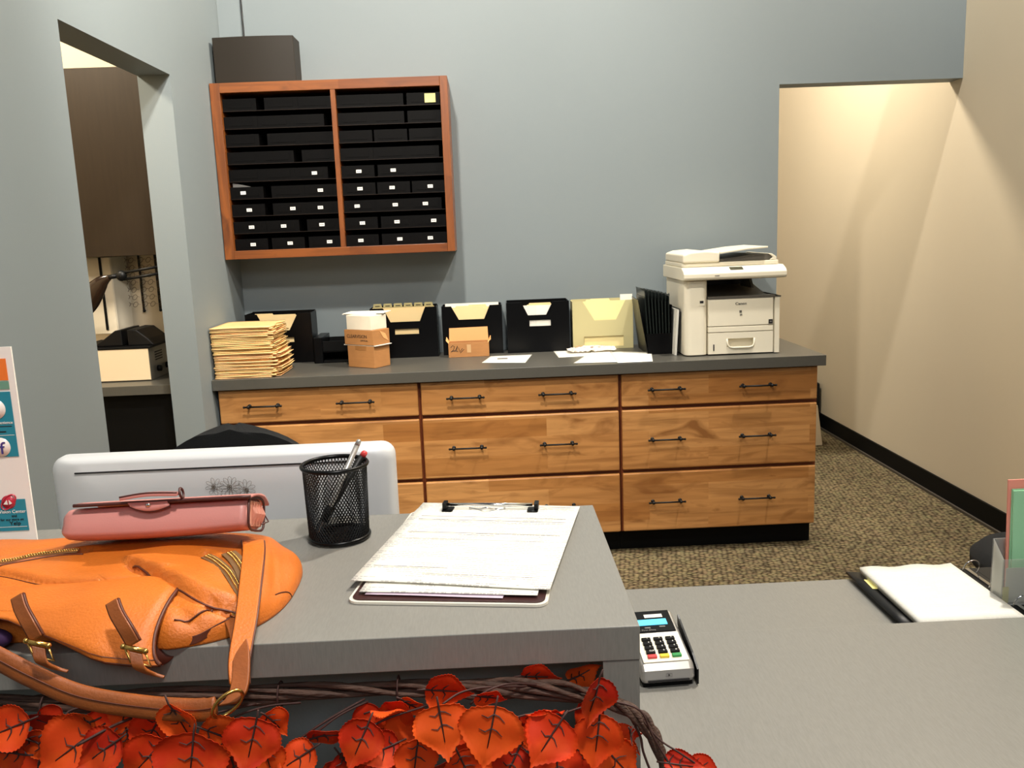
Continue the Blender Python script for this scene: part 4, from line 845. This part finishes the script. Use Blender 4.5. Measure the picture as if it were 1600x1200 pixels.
CRE = [  # curve over the bag, crease depth, crease width, lip height, lip width (lip on the far side)
 (curve_xy([(-60, 895), (0, 884), (40, 873), (90, 864), (135, 860)]), .006, .005, .004, .014),
 (curve_xy([(-60, 888), (0, 900), (60, 909), (130, 913), (200, 909), (236, 900)]), .004, .004, .004, .022),
 (curve_xy([(206, 884), (215, 890), (235, 897), (262, 912), (300, 932), (335, 948), (372, 966)]), .013, .005, .008, .020),
 (curve_xy([(262, 920), (282, 945), (296, 968), (312, 990)]), .007, .006, .003, .014),
 (curve_xy([(270, 968), (300, 966), (322, 958), (334, 948)]), .002, .002, 0, .01),
 (curve_xy([(322, 868), (345, 882), (364, 905), (378, 935), (387, 962)]), .005, .005, .005, .014),
 (curve_xy([(426, 926), (445, 924), (458, 932), (466, 950)]), .002, .002, 0, .01),
 (curve_xy([(424, 850), (427, 880), (427, 930), (420, 975)]), .004, .005, .0, .01)]
def bag_z(x, y):
    r = bag_r(x, y); e = max(0, 1 - r) ** .42
    h = BH * bag_drop(x, y) * e; k = min(1, e * 1.6)
    for cv, d, w, lh, lw in CRE:
        best = 9; sd = 1
        for i in range(0, len(cv) - 1):
            ax, ay = cv[i]; bx, by = cv[i + 1]; vx, vy = bx - ax, by - ay; L2 = vx * vx + vy * vy + 1e-12; t_ = max(0, min(1, ((x - ax) * vx + (y - ay) * vy) / L2)); dx, dy = x - ax - t_ * vx, y - ay - t_ * vy; q_ = math.hypot(dx, dy)
            if q_ < best: best = q_; sd = 1 if vx * dy - vy * dx > 0 else -1; endf = 1
        h += k * (-d * math.exp(-(best / w) ** 2) + (lh * math.exp(-((best - w * 1.6) / lw) ** 2) if sd > 0 else -.3 * lh * math.exp(-(best / lw) ** 2)))
    h += k * (.0022 * math.sin(x * 26 + y * 17) + .0012 * math.sin(x * 50 - y * 38 + 1))
    return UZ + .0008 + max(h, 0)
vs = []; NR, NA = 90, 220
for i in range(NR + 1):
    rr = math.sin(PI / 2 * i / NR) if i < NR else 1.0
    for k in range(NA):
        a = 2 * PI * k / NA; c, s_ = math.cos(a), math.sin(a); q_ = ((abs(c) / BA) ** 4.6 + (abs(s_) / BB) ** 2.6)
        lo_, hi_ = 0, .5
        for _ in range(26):
            m_ = (lo_ + hi_) / 2
            if bag_r(BCX + c * m_, BCY + s_ * m_) < 1: lo_ = m_
            else: hi_ = m_
        x = BCX + c * lo_ * rr; y = BCY + s_ * lo_ * rr; vs.append((x, y, bag_z(x, y)))
fs = [(i * NA + k, (i + 1) * NA + k, (i + 1) * NA + (k + 1) % NA, i * NA + (k + 1) % NA) for i in range(1, NR) for k in range(NA)] + [(0, NA + k, NA + (k + 1) % NA) for k in range(NA)]
fs.append(tuple(NR * NA + k for k in range(NA - 1, -1, -1)))
mb = MB(); mb.add(vs, fs, True); bp('bag_body', mb, M['orange_leather'])
def on_bag(pts, lift=.001, z=1.125): return [Vector((x, y, max(bag_z(x, y), bag_z(x, y - .003) * .5 + bag_z(x, y + .003) * .5) + lift)) for x, y in curve_xy(pts, z)]
# front pocket
G = []
for i in range(25):
    u = i / 24; x = .50 + .362 * u; flare = max(0, (u - .86) / .14); row = []
    low = 1.066 + max(0, min(1, (.97 - u) / .45)) ** 1.15 * .050; path = smooth_path([(-3.445, 1.128), (-3.48, 1.137), (-3.535, 1.131 - .003 * math.sin(u * 5)), (-3.582, 1.108), (-3.602, 1.082), (-3.607, low)], 4) if False else None
    ctr = [(-3.452, 1.112), (-3.490, 1.124), (-3.54, 1.121), (-3.54 - .040 * min(1, (1.122 - low) / .05), 1.121 - (1.121 - low) * .34), (-3.54 - .062 * min(1, (1.126 - low) / .05), 1.121 - (1.121 - low) * .76), (-3.54 - .065 * min(1, (1.126 - low) / .05), low)]
    pts = smooth_path([(0, y, z) for y, z in ctr], 4)
    for j, p in enumerate(pts):
        v = j / (len(pts) - 1); row.append((x + .004 * math.sin(v * 7) + flare * .012 * v, p.y + .010 * flare - .003 * math.sin(u * 11 + v * 3), p.z - .010 * flare * (1 - v) + .002 * math.sin(u * 9)))
    G.append(row)
bp('front_pocket', MB().sheet(G, .004), M['orange_leather'])
edge = [Vector(p) for p in G[-1]]; bp('pocket_edge', MB().tube(edge, .0026, 8), M['orange_edge'])
hem = [Vector(r[-1]) for r in G]; bp('pocket_hem', MB().tube(hem, .0022, 6), M['orange_edge'])
bp('stitching', MB().tube([Vector(r[-4]) + Vector((0, -.0026, 0)) for r in G], .0005, 4), M['orange_edge'])
# dark inside of the pocket beside its open edge, and the gathered side
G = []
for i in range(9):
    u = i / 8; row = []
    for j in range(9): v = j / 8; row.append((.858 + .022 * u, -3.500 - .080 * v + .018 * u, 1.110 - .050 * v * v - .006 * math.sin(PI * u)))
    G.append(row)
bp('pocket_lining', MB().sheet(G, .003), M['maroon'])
for pts, r_ in (([(208, 884), (235, 897), (262, 912), (300, 932), (335, 948), (378, 967)], .0015), ([(272, 969), (300, 966), (318, 958), (331, 949)], .0012), ([(430, 926), (445, 925), (456, 933)], .0009), ([(0, 903), (60, 912), (130, 916), (200, 912)], .0008), ([(0, 893), (40, 880), (90, 869), (130, 866)], .0012)):
    bp('seam', MB().tube(on_bag(pts, .0006), r_, 6), M['orange_edge'])
def zipper(pts, wd, name='zipper', tape=.013):
    P = on_bag(pts, .0045); P = smooth_path(P[::3] + [P[-1]], 6); mb = MB(); mb.ribbon(P, wd, tape, .0012); z_ = bp(name + '_tape', mb, mat('tan_zip_tape', srgb(112, 80, 44), .7)); mb = MB(); W_ = Vector(wd).normalized()
    acc = 0
    for i in range(1, len(P)):
        seg = (P[i] - P[i - 1]).length; n_ = int((acc + seg) / .0030)
        for q_ in range(n_):
            c = P[i - 1].lerp(P[i], min(1, (.0030 * (q_ + 1) - acc) / max(seg, 1e-6)))
            for s_ in (-1, 1): mb.ell(tuple(c + W_ * .0020 * s_ + Vector((0, 0, .0012))), (.0017, .0011, .0014), 6, 4)
        acc = (acc + seg) - n_ * .0030
    zt_ = build(name + '_teeth', mb, M['brass'], z_); zt_.data.transform(bag_inv)
zipper([(322, 873), (345, 886), (362, 905), (376, 930), (386, 958)], (.75, .3, .15))
zipper([(358, 876), (374, 892), (385, 915), (391, 940), (393, 960)], (.75, .25, .1), tape=.018)
zipper([(0, 887), (40, 876), (90, 867), (122, 864)], (.1, 1, .2), tape=.009)
# gusset strap over the right side, running down to the ring
P = smooth_path([(.912, -3.33, 1.112), (.925, -3.37, 1.126), (.942, -3.43, 1.132), (.953, -3.49, 1.119), (.962, -3.55, 1.098), (.965, -3.60, 1.070), (.970, -3.622, 1.052)], 6)
gs_ = bp('gusset_strap', MB().ribbon(P, (1, .15, -.1), [.030 - .010 * (i / (len(P) - 1)) for i in range(len(P))], .0045), M['orange_leather'])
e_ = build('strap_edge', MB().ribbon([p + Vector((0, .0015, -.001)) for p in P], (1, .15, -.1), [.0330 - .010 * (i / (len(P) - 1)) for i in range(len(P))], .003), M['orange_edge'], gs_); e_.data.transform(bag_inv)
P2 = smooth_path([(.940, -3.535, 1.090), (.955, -3.565, 1.085), (.968, -3.600, 1.072), (.972, -3.632, 1.050), (.962, -3.642, 1.040)], 6)
bp('handle_tab', MB().ribbon(P2, (1, 0, .15), .019, .005), M['tan'])
mb = MB(); mb.ring((.963, -3.646, 1.043), .0155, .0020, (-.45, .75, .35), 28, 8, 1.25, .85); bp('handle_ring', mb, M['brass'])
mb = MB(); mb.ring((.946, -3.532, 1.093), .008, .0012, (.3, .4, .9), 20, 6); bp('zip_ring', mb, M['brass'])
P = smooth_path([(.948, -3.640, 1.036), (.925, -3.638, 1.033), (.87, -3.632, 1.036), (.80, -3.625, 1.048), (.745, -3.615, 1.069), (.70, -3.605, 1.090), (.64, -3.59, 1.115), (.56, -3.56, 1.13)], 6)
bp('handle', MB().tube(P, [.0125 if i > 3 else .0115 for i in range(len(P))], 14, flat=.42, up=(0, .35, 1)), M['tan'])
bp('handle_stitching', MB().tube([p + Vector((0, -.0055, .003)) for p in P], .0008, 5), M['orange_edge'])
P = smooth_path([(.940, -3.535, 1.088), (.925, -3.548, 1.085), (.905, -3.560, 1.078), (.885, -3.560, 1.076)], 6); bp('pull_strap', MB().ribbon(P, (.2, .3, 1), .010, .004), M['orange_edge'])
# buckled straps
def buckle(x, y, z, dz=0):
    P = smooth_path([(x - .018, y + .010, z + .022), (x - .009, y - .002, z + .012), (x + .004, y - .014, z), (x + .013, y - .018, z - .016)], 5)
    s_ = bp('buckle_strap', MB().ribbon(P, (1, 0, .55), .014, .004), M['tan']); e_ = build('strap_edge', MB().ribbon([p + Vector((0, .0012, -.0004)) for p in P], (1, 0, .55), .0175, .003), M['orange_edge'], s_); e_.data.transform(bag_inv)
    mb = MB(); c = Vector((x + .014, y - .021, z - .020))
    a = Vector((1, 0, -.30)).normalized(); b = Vector((.35, -.1, -1)).normalized()
    mb.tube([c - a * .012, c + a * .012], .0030, 10)
    mb.tube([c - a * .011, c - a * .011 + b * .018, c + a * .011 + b * .018, c + a * .011], .0014, 8)
    for s in (-1, 1): mb.ell(tuple(c + a * .012 * s), (.0034, .0034, .0034), 8, 6)
    mb.tube([c, c + b * .018], .0012, 6); k_ = build('buckle', mb, M['brass'], s_); k_.data.transform(bag_inv)
    P = smooth_path([c + b * .004, c + b * .018 + Vector((0, -.006, 0)), c + b * .030 + Vector((.003, .002, 0)), c + b * .036 + Vector((.010, .004, .001))], 5); bp('strap_end', MB().ribbon(P, tuple(a), .014, .0035), M['tan'])
buckle(.848, -3.604, 1.121); buckle(.742, -3.598, 1.130)
tag(build('pouch', MB().ell((.652, -3.548, 1.0845), (.036, .015, .014), 20, 12), M['purplebag']), 'dark purple pouch at the photo\'s left edge under the orange bag', 'pouch')
# ================================================================ PINK WALLET
wl = thing('clutch_wallet', 'pink leather clutch lying on the orange handbag', 'clutch', (.80, -3.365, 1.150)); wl.rotation_euler = (-.36, 0, 0); wl.location.z = 1.153; WA = Matrix.Translation((-.80, 3.365, -1.150))
def wp(name, mb, m, par=None, **k):
    o = build(name, mb, m, par or wl, **k); o.data.transform(WA); return o
G = []; XL, XRt = .677, .926
def sec(u):   # cross-section of the clutch at u along its length: front bottom lens
    x = XL + (XRt - XL) * u; e = min(1, (u / .10)) ** .5 if u < .10 else 1; zb = 1.139 - .004 * u; fr = -3.402; bk = -3.325; hh = .018 + .031 * (e if u < .1 else 1)
    return x, fr, bk, zb, hh
ring_pts = []
NUp = 26
mb = MB(); vs = []; per = 20
for i in range(NUp + 1):
    u = i / NUp; e = (1 - (1 - min(u / .09, 1)) ** 2) ** .5 if u < .09 else 1; x = XL + (XRt - XL) * u
    for k in range(per):
        a = 2 * PI * k / per; c, s = math.cos(a), math.sin(a); sq = lambda q: math.copysign(abs(q) ** .55, q)
        yy = -3.362 + .037 * sq(c) * (.55 + .45 * e) - .004 * (s < 0); zz = 1.1605 + (.0215 * sq(s)) * (.72 + .28 * e) - .003 * math.sin(PI * u) * (s < 0)
        vs.append((x, yy, zz - .0045 * (1 - u)))
fs = [(i * per + k, i * per + (k + 1) % per, (i + 1) * per + (k + 1) % per, (i + 1) * per + k) for i in range(NUp) for k in range(per)] + [tuple(range(per - 1, -1, -1))]
fs += [tuple(NUp * per + k for k in range(per))]
mb.add(vs, fs, True); wp('clutch_body', mb, M['pink'])
# gusset folds at right end
mb = MB()
for k, dy in enumerate((-.020, -.006, .008, .02)): mb.prism([(XRt - .001, -3.362 + dy - .006, 1.143), (XRt - .001, -3.362 + dy + .006, 1.143), (XRt + .008, -3.362 + dy, 1.160), (XRt - .001, -3.362 + dy + .004, 1.178), (XRt - .001, -3.362 + dy - .004, 1.178)], (.004, 0, 0))
wp('gusset', mb, mat('pleated_pink_gusset', srgb(206, 140, 118), .5), bevel=.001)
rim = []
for k in range(per):
    a = 2 * PI * k / per; c, s = math.cos(a), math.sin(a); sq = lambda q: math.copysign(abs(q) ** .5, q); rim.append((XRt + .004, -3.362 + .039 * sq(c), 1.1600 + .0225 * sq(s)))
wp('end_piping', MB().tube(rim, .0018, 6, True), M['pinkdk'])
# flap on top with dark edge
G = []
for i in range(19):
    u = i / 18; x = .70 + (.934 - .70) * u; row = []
    for j in range(9): v = j / 8; row.append((x, -3.312 - .092 * v, 1.1815 + .0035 * math.sin(PI * v) - .002 * v ** 3 + .002 * u - (.008 * (1 - min(v * 5, 1)))))
    G.append(row)
wp('flap', MB().sheet(G, .0035), M['pink'])
wp('flap_edge', MB().tube([Vector(r[-1]) + Vector((0, -.0005, 0)) for r in G], .0024, 8), M['pinkdk'])
mb = MB(); P = smooth_path([(.765, -3.410, 1.186), (.80, -3.412, 1.190), (.84, -3.410, 1.189)], 5); mb.ribbon(P, (0, .9, .25), .013, .004); lp = wp('closure_loop', mb, M['pink'], bevel=.001)
wp('loop_edge', MB().tube([Vector(p) + Vector((0, -.006, .001)) for p in P], .0013, 6), M['pinkdk'])
mb = MB(); mb.ring((.842, -3.404, 1.190), .007, .0018, (1, 0, .2), 16, 6); wp('loop_keeper', mb, M['pinkdk'])
mb = MB(); G = [[(.772 + .052 * u + .004 * v, -3.4055 - .001 * v, 1.180 - .012 * v * math.sin(PI * (.15 + .7 * u))) for v in (0, .5, 1)] for u in [i / 8 for i in range(9)]]; mb.sheet(G, .003); wp('closure_tab', mb, M['pink'])
wp('tab_edge', MB().tube([Vector(r[-1]) for r in G], .0013, 6), M['pinkdk']); wp('snap', MB().ell((.800, -3.4085, 1.1765), (.0035, .002, .003), 10, 6), M['chrome'])
mb = MB(); mb.tube([(.934, -3.335, 1.160), (.942, -3.345, 1.150), (.938, -3.365, 1.146)], .0009, 5); wp('thread_end', mb, M['pinkdk'])
# ================================================================ LEAF GARLAND
gar = thing('leaf_garland', 'garland of orange-red leaves on a twisted vine below the reception counter', 'garland', (.9, -3.52, 1.0)); GI = Matrix.Translation((-.9, 3.52, -1.0))
rnd = random.Random(3)
cp_ = smooth_path([(.30, -3.50, 1.008), (.50, -3.52, 1.006), (.67, -3.545, 1.000), (.80, -3.555, 1.003), (.95, -3.555, 1.001), (1.10, -3.55, .998), (1.22, -3.56, 1.000), (1.32, -3.575, .998), (1.385, -3.59, .990), (1.422, -3.597, .965), (1.440, -3.595, .925), (1.443, -3.59, .88), (1.44, -3.59, .83)], 8)
mb = MB(); n = len(cp_)
for s in range(6):
    ph = s * 2 * PI / 6; pts = []
    for i, p in enumerate(cp_):
        a = ph + i * .23 + .4 * math.sin(i * .3 + s); r_ = .0075 + .0035 * math.sin(i * .21 + s * 2); pts.append(p + Vector((0.3 * r_ * math.cos(a) * (i > 70), r_ * math.cos(a) * .8, r_ * math.sin(a))))
    mb.tube(pts, [.0036 + .0008 * math.sin(i * .7 + s) for i in range(n)], 7)
o = build('vine', mb, M['vine'], gar); o.data.transform(GI)
mb = MB()
for x in (.995, 1.135, .72): o = build('tie_wire', MB().ring((x, -3.555, 1.000), .0155, .0011, (1, 0, 0), 16, 5), M['twig'], gar); o.data.transform(GI)
def leaf(c, size, rot, tilt=(0, 0), fold=.25, wide=1.0, stem=True, curl=.1, backlean=0):
    """rot: direction the tip points in the picture plane (0 = down, + = towards the right)"""
    na, nr = 64, 6; r0 = rnd.random() * 6; pts = []; ring0 = []
    def zf(x, y): f = min(1, math.hypot(x, y) * 2.2); return fold * abs(x) * .9 + curl * y * y * .8 + .045 * math.sin(x * 8 + r0) * f + .035 * math.sin(y * 10 + r0 * 2) * f
    def outline(a):   # a from 0 at tip round to base; returns x (side), y (along, tip = -)
        t = a / PI; tt = t if t <= 1 else 2 - t; s = 1 if t <= 1 else -1
        g_ = tt ** 1.22; w = .49 * wide * math.sin(PI * g_) ** (1.12 if g_ < .5 else .62); y = -.70 + 1.14 * tt + .03 * math.sin(PI * tt) - .09 * math.exp(-((tt - 1) / .10) ** 2)
        return s * w, y
    vs = []; G = []
    for k in range(na):
        a = 2 * PI * k / na; x, y = outline(a); se = 1 + (.030 if k % 2 else -.016); G.append((x * se, y * se))
    for i in range(nr + 1):
        f = i / nr
        for k in range(na):
            x, y = G[k][0] * f, G[k][1] * f; vs.append(Vector((x * size, -zf(x, y) * size, y * size)))
    up_ = Matrix.Rotation(rot, 4, 'Y') @ Matrix.Rotation(0, 4, 'Z')
    R_ = Matrix.Rotation(tilt[0], 4, 'X') @ Matrix.Rotation(tilt[1], 4, 'Z') @ Matrix.Rotation(-rot, 4, 'Y')
    C_ = Vector(c); T_ = [R_ @ v for v in vs]
    top = [v for v in T_]; bot = [v + Vector((0, .0006, 0)) for v in T_]; N_ = len(T_); fs = []
    for i in range(nr):
        for k in range(na):
            q = (k + 1) % na
            if i == 0: continue
            fs.append((i * na + k, (i + 1) * na + k, (i + 1) * na + q, i * na + q)); fs.append((N_ + i * na + k, N_ + i * na + q, N_ + (i + 1) * na + q, N_ + (i + 1) * na + k))
    for k in range(na): q = (k + 1) % na; fs.append((0, na + k, na + q)); fs.append((N_, N_ + na + q, N_ + na + k)); fs.append((nr * na + k, nr * na + q, N_ + nr * na + q, N_ + nr * na + k))
    mb = MB(); mb.add([tuple(v) for v in top + bot], fs, True); o = build('leaf', mb, M['leaf'], gar); o.location = C_ - Vector((.9, -3.52, 1.0))
    if stem:
        f3 = lambda x, y: R_ @ Vector((x * size, -zf(x, y) * size - .0009, y * size)); mb = MB()
        mb.tube([f3(0, .52), f3(0, .36), f3(0, .05), f3(0, -.34)], [.0011, .0012, .0011, .0006], 5)
        for yy in (.22, -.02):
            for s in (-1, 1): mb.tube([f3(0, yy), f3(.09 * s, yy - .07 + .05 * (s > 0)), f3(.20 * s, yy - .10 + .07 * (s < 0))], [.0009, .0008, .0004], 4)
        build('leaf_vein', mb, M['twig'], o)
    return o
def at(u, v, Y):
    d = FW * FPX + RT * (u - 800) - UP * (v - 600); return CP + d * ((Y - CP.y) / d.y)
front = [  # px, py, depth, size, rot(deg), tiltx, tiltz, fold, wide, curl
 (690, 1130, -3.650, .073, 8, -.25, .1, .18, 1.1, .10), (768, 1136, -3.655, .082, -14, -.2, -.05, .15, 1.12, .08), (862, 1148, -3.650, .074, -38, -.5, 0, .2, 1.05, .15), (930, 1086, -3.640, .072, -20, .1, .5, .35, .85, .1), (934, 1146, -3.635, .078, -8, -.1, -.1, .22, .92, .12),
 (690, 1078, -3.600, .068, 78, .2, .1, .25, .95, .1), (840, 1112, -3.625, .070, 55, .9, .2, .3, .8, .2), (566, 1152, -3.640, .068, -25, -.35, .1, .3, .95, .2), (505, 1148, -3.610, .062, 100, .6, 0, .3, .7, .1), (470, 1182, -3.625, .060, -60, -.5, 0, .2, .8, .1), (545, 1195, -3.60, .070, 30, 0, .3, .2, .9, .1),
 (650, 1180, -3.640, .070, -10, -.1, .2, .2, .9, .1), (600, 1170, -3.625, .064, -70, -.5, .3, .3, .8, .2), (725, 1195, -3.62, .070, 20, 0, .2, .2, .9, .1), (800, 1192, -3.63, .066, -30, -.3, .1, .2, .9, .1), (870, 1195, -3.62, .078, 0, -.2, .3, .15, 1.0, .1), (960, 1185, -3.62, .075, 40, -.2, .2, .2, .9, .1), (985, 1150, -3.645, .060, 38, 0, 1.3, .3, .35, .1),
 (1060, 1195, -3.62, .060, 80, -.8, 0, .3, .7, .2), (1095, 1200, -3.60, .055, 60, -.9, 0, .3, .7, .2),
 (600, 1112, -3.600, .056, 95, 1.0, 0, .3, .8, .1), (835, 1056, -3.56, .060, 85, .3, 0, .2, .9, .1), (905, 1055, -3.54, .055, 120, .3, 0, .2, .9, .1), (640, 1100, -3.59, .05, 40, .5, 0, .3, .8, .1), (585, 1155, -3.60, .060, 10, .2, .2, .3, .8, .1), (760, 1088, -3.60, .05, 60, .5, .2, .3, .8, .1),
 (20, 1136, -3.635, .066, -70, -.4, 0, .3, .9, .15), (15, 1175, -3.63, .060, -100, 0, 0, .2, .9, .1), (85, 1132, -3.60, .070, -110, .3, 0, .2, .8, .1), (118, 1165, -3.63, .085, -55, -.35, .1, .2, 1.1, .1), (165, 1170, -3.65, .062, -58, -.45, -.1, .25, 1.0, .1), (128, 1132, -3.62, .055, -70, .2, 0, .2, .9, .1),
 (195, 1112, -3.62, .045, -20, .2, .2, .2, 1.0, .1), (235, 1180, -3.64, .072, -45, -.2, .1, .25, .95, .1), (240, 1138, -3.62, .070, -35, .1, .2, .25, .9, .1), (280, 1122, -3.640, .072, 22, .2, -.2, .3, .8, .1), (300, 1180, -3.655, .085, -8, -.15, 0, .15, 1.15, .1), (345, 1148, -3.64, .080, 62, .1, 0, .25, .9, .1),
 (395, 1152, -3.65, .072, -14, -.2, .1, .2, 1.05, .15), (425, 1125, -3.60, .048, 30, .2, .3, .2, 1.0, .1), (415, 1175, -3.62, .070, 15, 0, -.2, .2, .9, .1), (365, 1195, -3.63, .070, 10, 0, .2, .2, .9, .1), (200, 1150, -3.60, .055, 0, .2, .3, .3, .8, .1), (60, 1160, -3.61, .06, 50, .2, 0, .3, .8, .1)]
for px, py, Y, s, r, tx_, tz_, fo, wi, cu in front: leaf(at(px, py, Y), s * (.80 if px > 540 else .84), math.radians(r), (tx_, tz_), fo, wi, True, cu)
for k in range(40):   # the darker layer of leaves behind
    px = rnd.choice([rnd.uniform(-60, 440), rnd.uniform(470, 990), rnd.uniform(560, 990)]); py = rnd.uniform(1110, 1215) if px > 540 or px < 430 else rnd.uniform(1165, 1215)
    leaf(at(px, py, rnd.uniform(-3.60, -3.545)), rnd.uniform(.040, .056), rnd.uniform(-1.6, 1.6), (rnd.uniform(-.6, .8), rnd.uniform(-.7, .7)), rnd.uniform(.1, .35), rnd.uniform(.7, 1.0), False, .12)
mb = MB()
def twig(pts, r=.0013): mb.tube(smooth_path([at(*p) for p in pts], 5), r, 5)
twig([(735, 1100, -3.60), (760, 1080, -3.60), (800, 1068, -3.585), (860, 1072, -3.57)]); twig([(692, 1100, -3.63), (720, 1082, -3.61), (760, 1074, -3.59), (830, 1072, -3.57)])
twig([(527, 1190, -3.60), (560, 1150, -3.62), (600, 1125, -3.61), (650, 1108, -3.60), (700, 1092, -3.58)]); twig([(430, 1190, -3.60), (475, 1150, -3.60), (520, 1120, -3.59), (570, 1092, -3.57)], .0015); twig([(440, 1196, -3.60), (485, 1153, -3.60), (530, 1118, -3.59), (575, 1096, -3.57)])
twig([(830, 1140, -3.62), (880, 1115, -3.61), (930, 1100, -3.60), (960, 1096, -3.59)]); twig([(960, 1096, -3.60), (1000, 1110, -3.61), (1020, 1150, -3.61), (1050, 1200, -3.62)]); twig([(1000, 1120, -3.60), (1030, 1155, -3.61), (1060, 1175, -3.62), (1090, 1195, -3.62)], .0012)
twig([(330, 1138, -3.61), (370, 1118, -3.59), (420, 1103, -3.575), (470, 1098, -3.57)]); twig([(300, 1125, -3.60), (345, 1112, -3.59), (400, 1100, -3.57)]); twig([(60, 1152, -3.62), (95, 1130, -3.60), (115, 1108, -3.58), (200, 1092, -3.56)], .0016); twig([(120, 1165, -3.66), (175, 1135, -3.64), (215, 1118, -3.61), (260, 1096, -3.58)], .0016)
twig([(980, 1112, -3.60), (1000, 1150, -3.60), (1005, 1175, -3.60), (1020, 1215, -3.60)], .0016); twig([(60, 1200, -3.6), (65, 1185, -3.6), (100, 1160, -3.6)], .0015)
o = build('twigs', mb, M['twig'], gar); o.data.transform(GI)
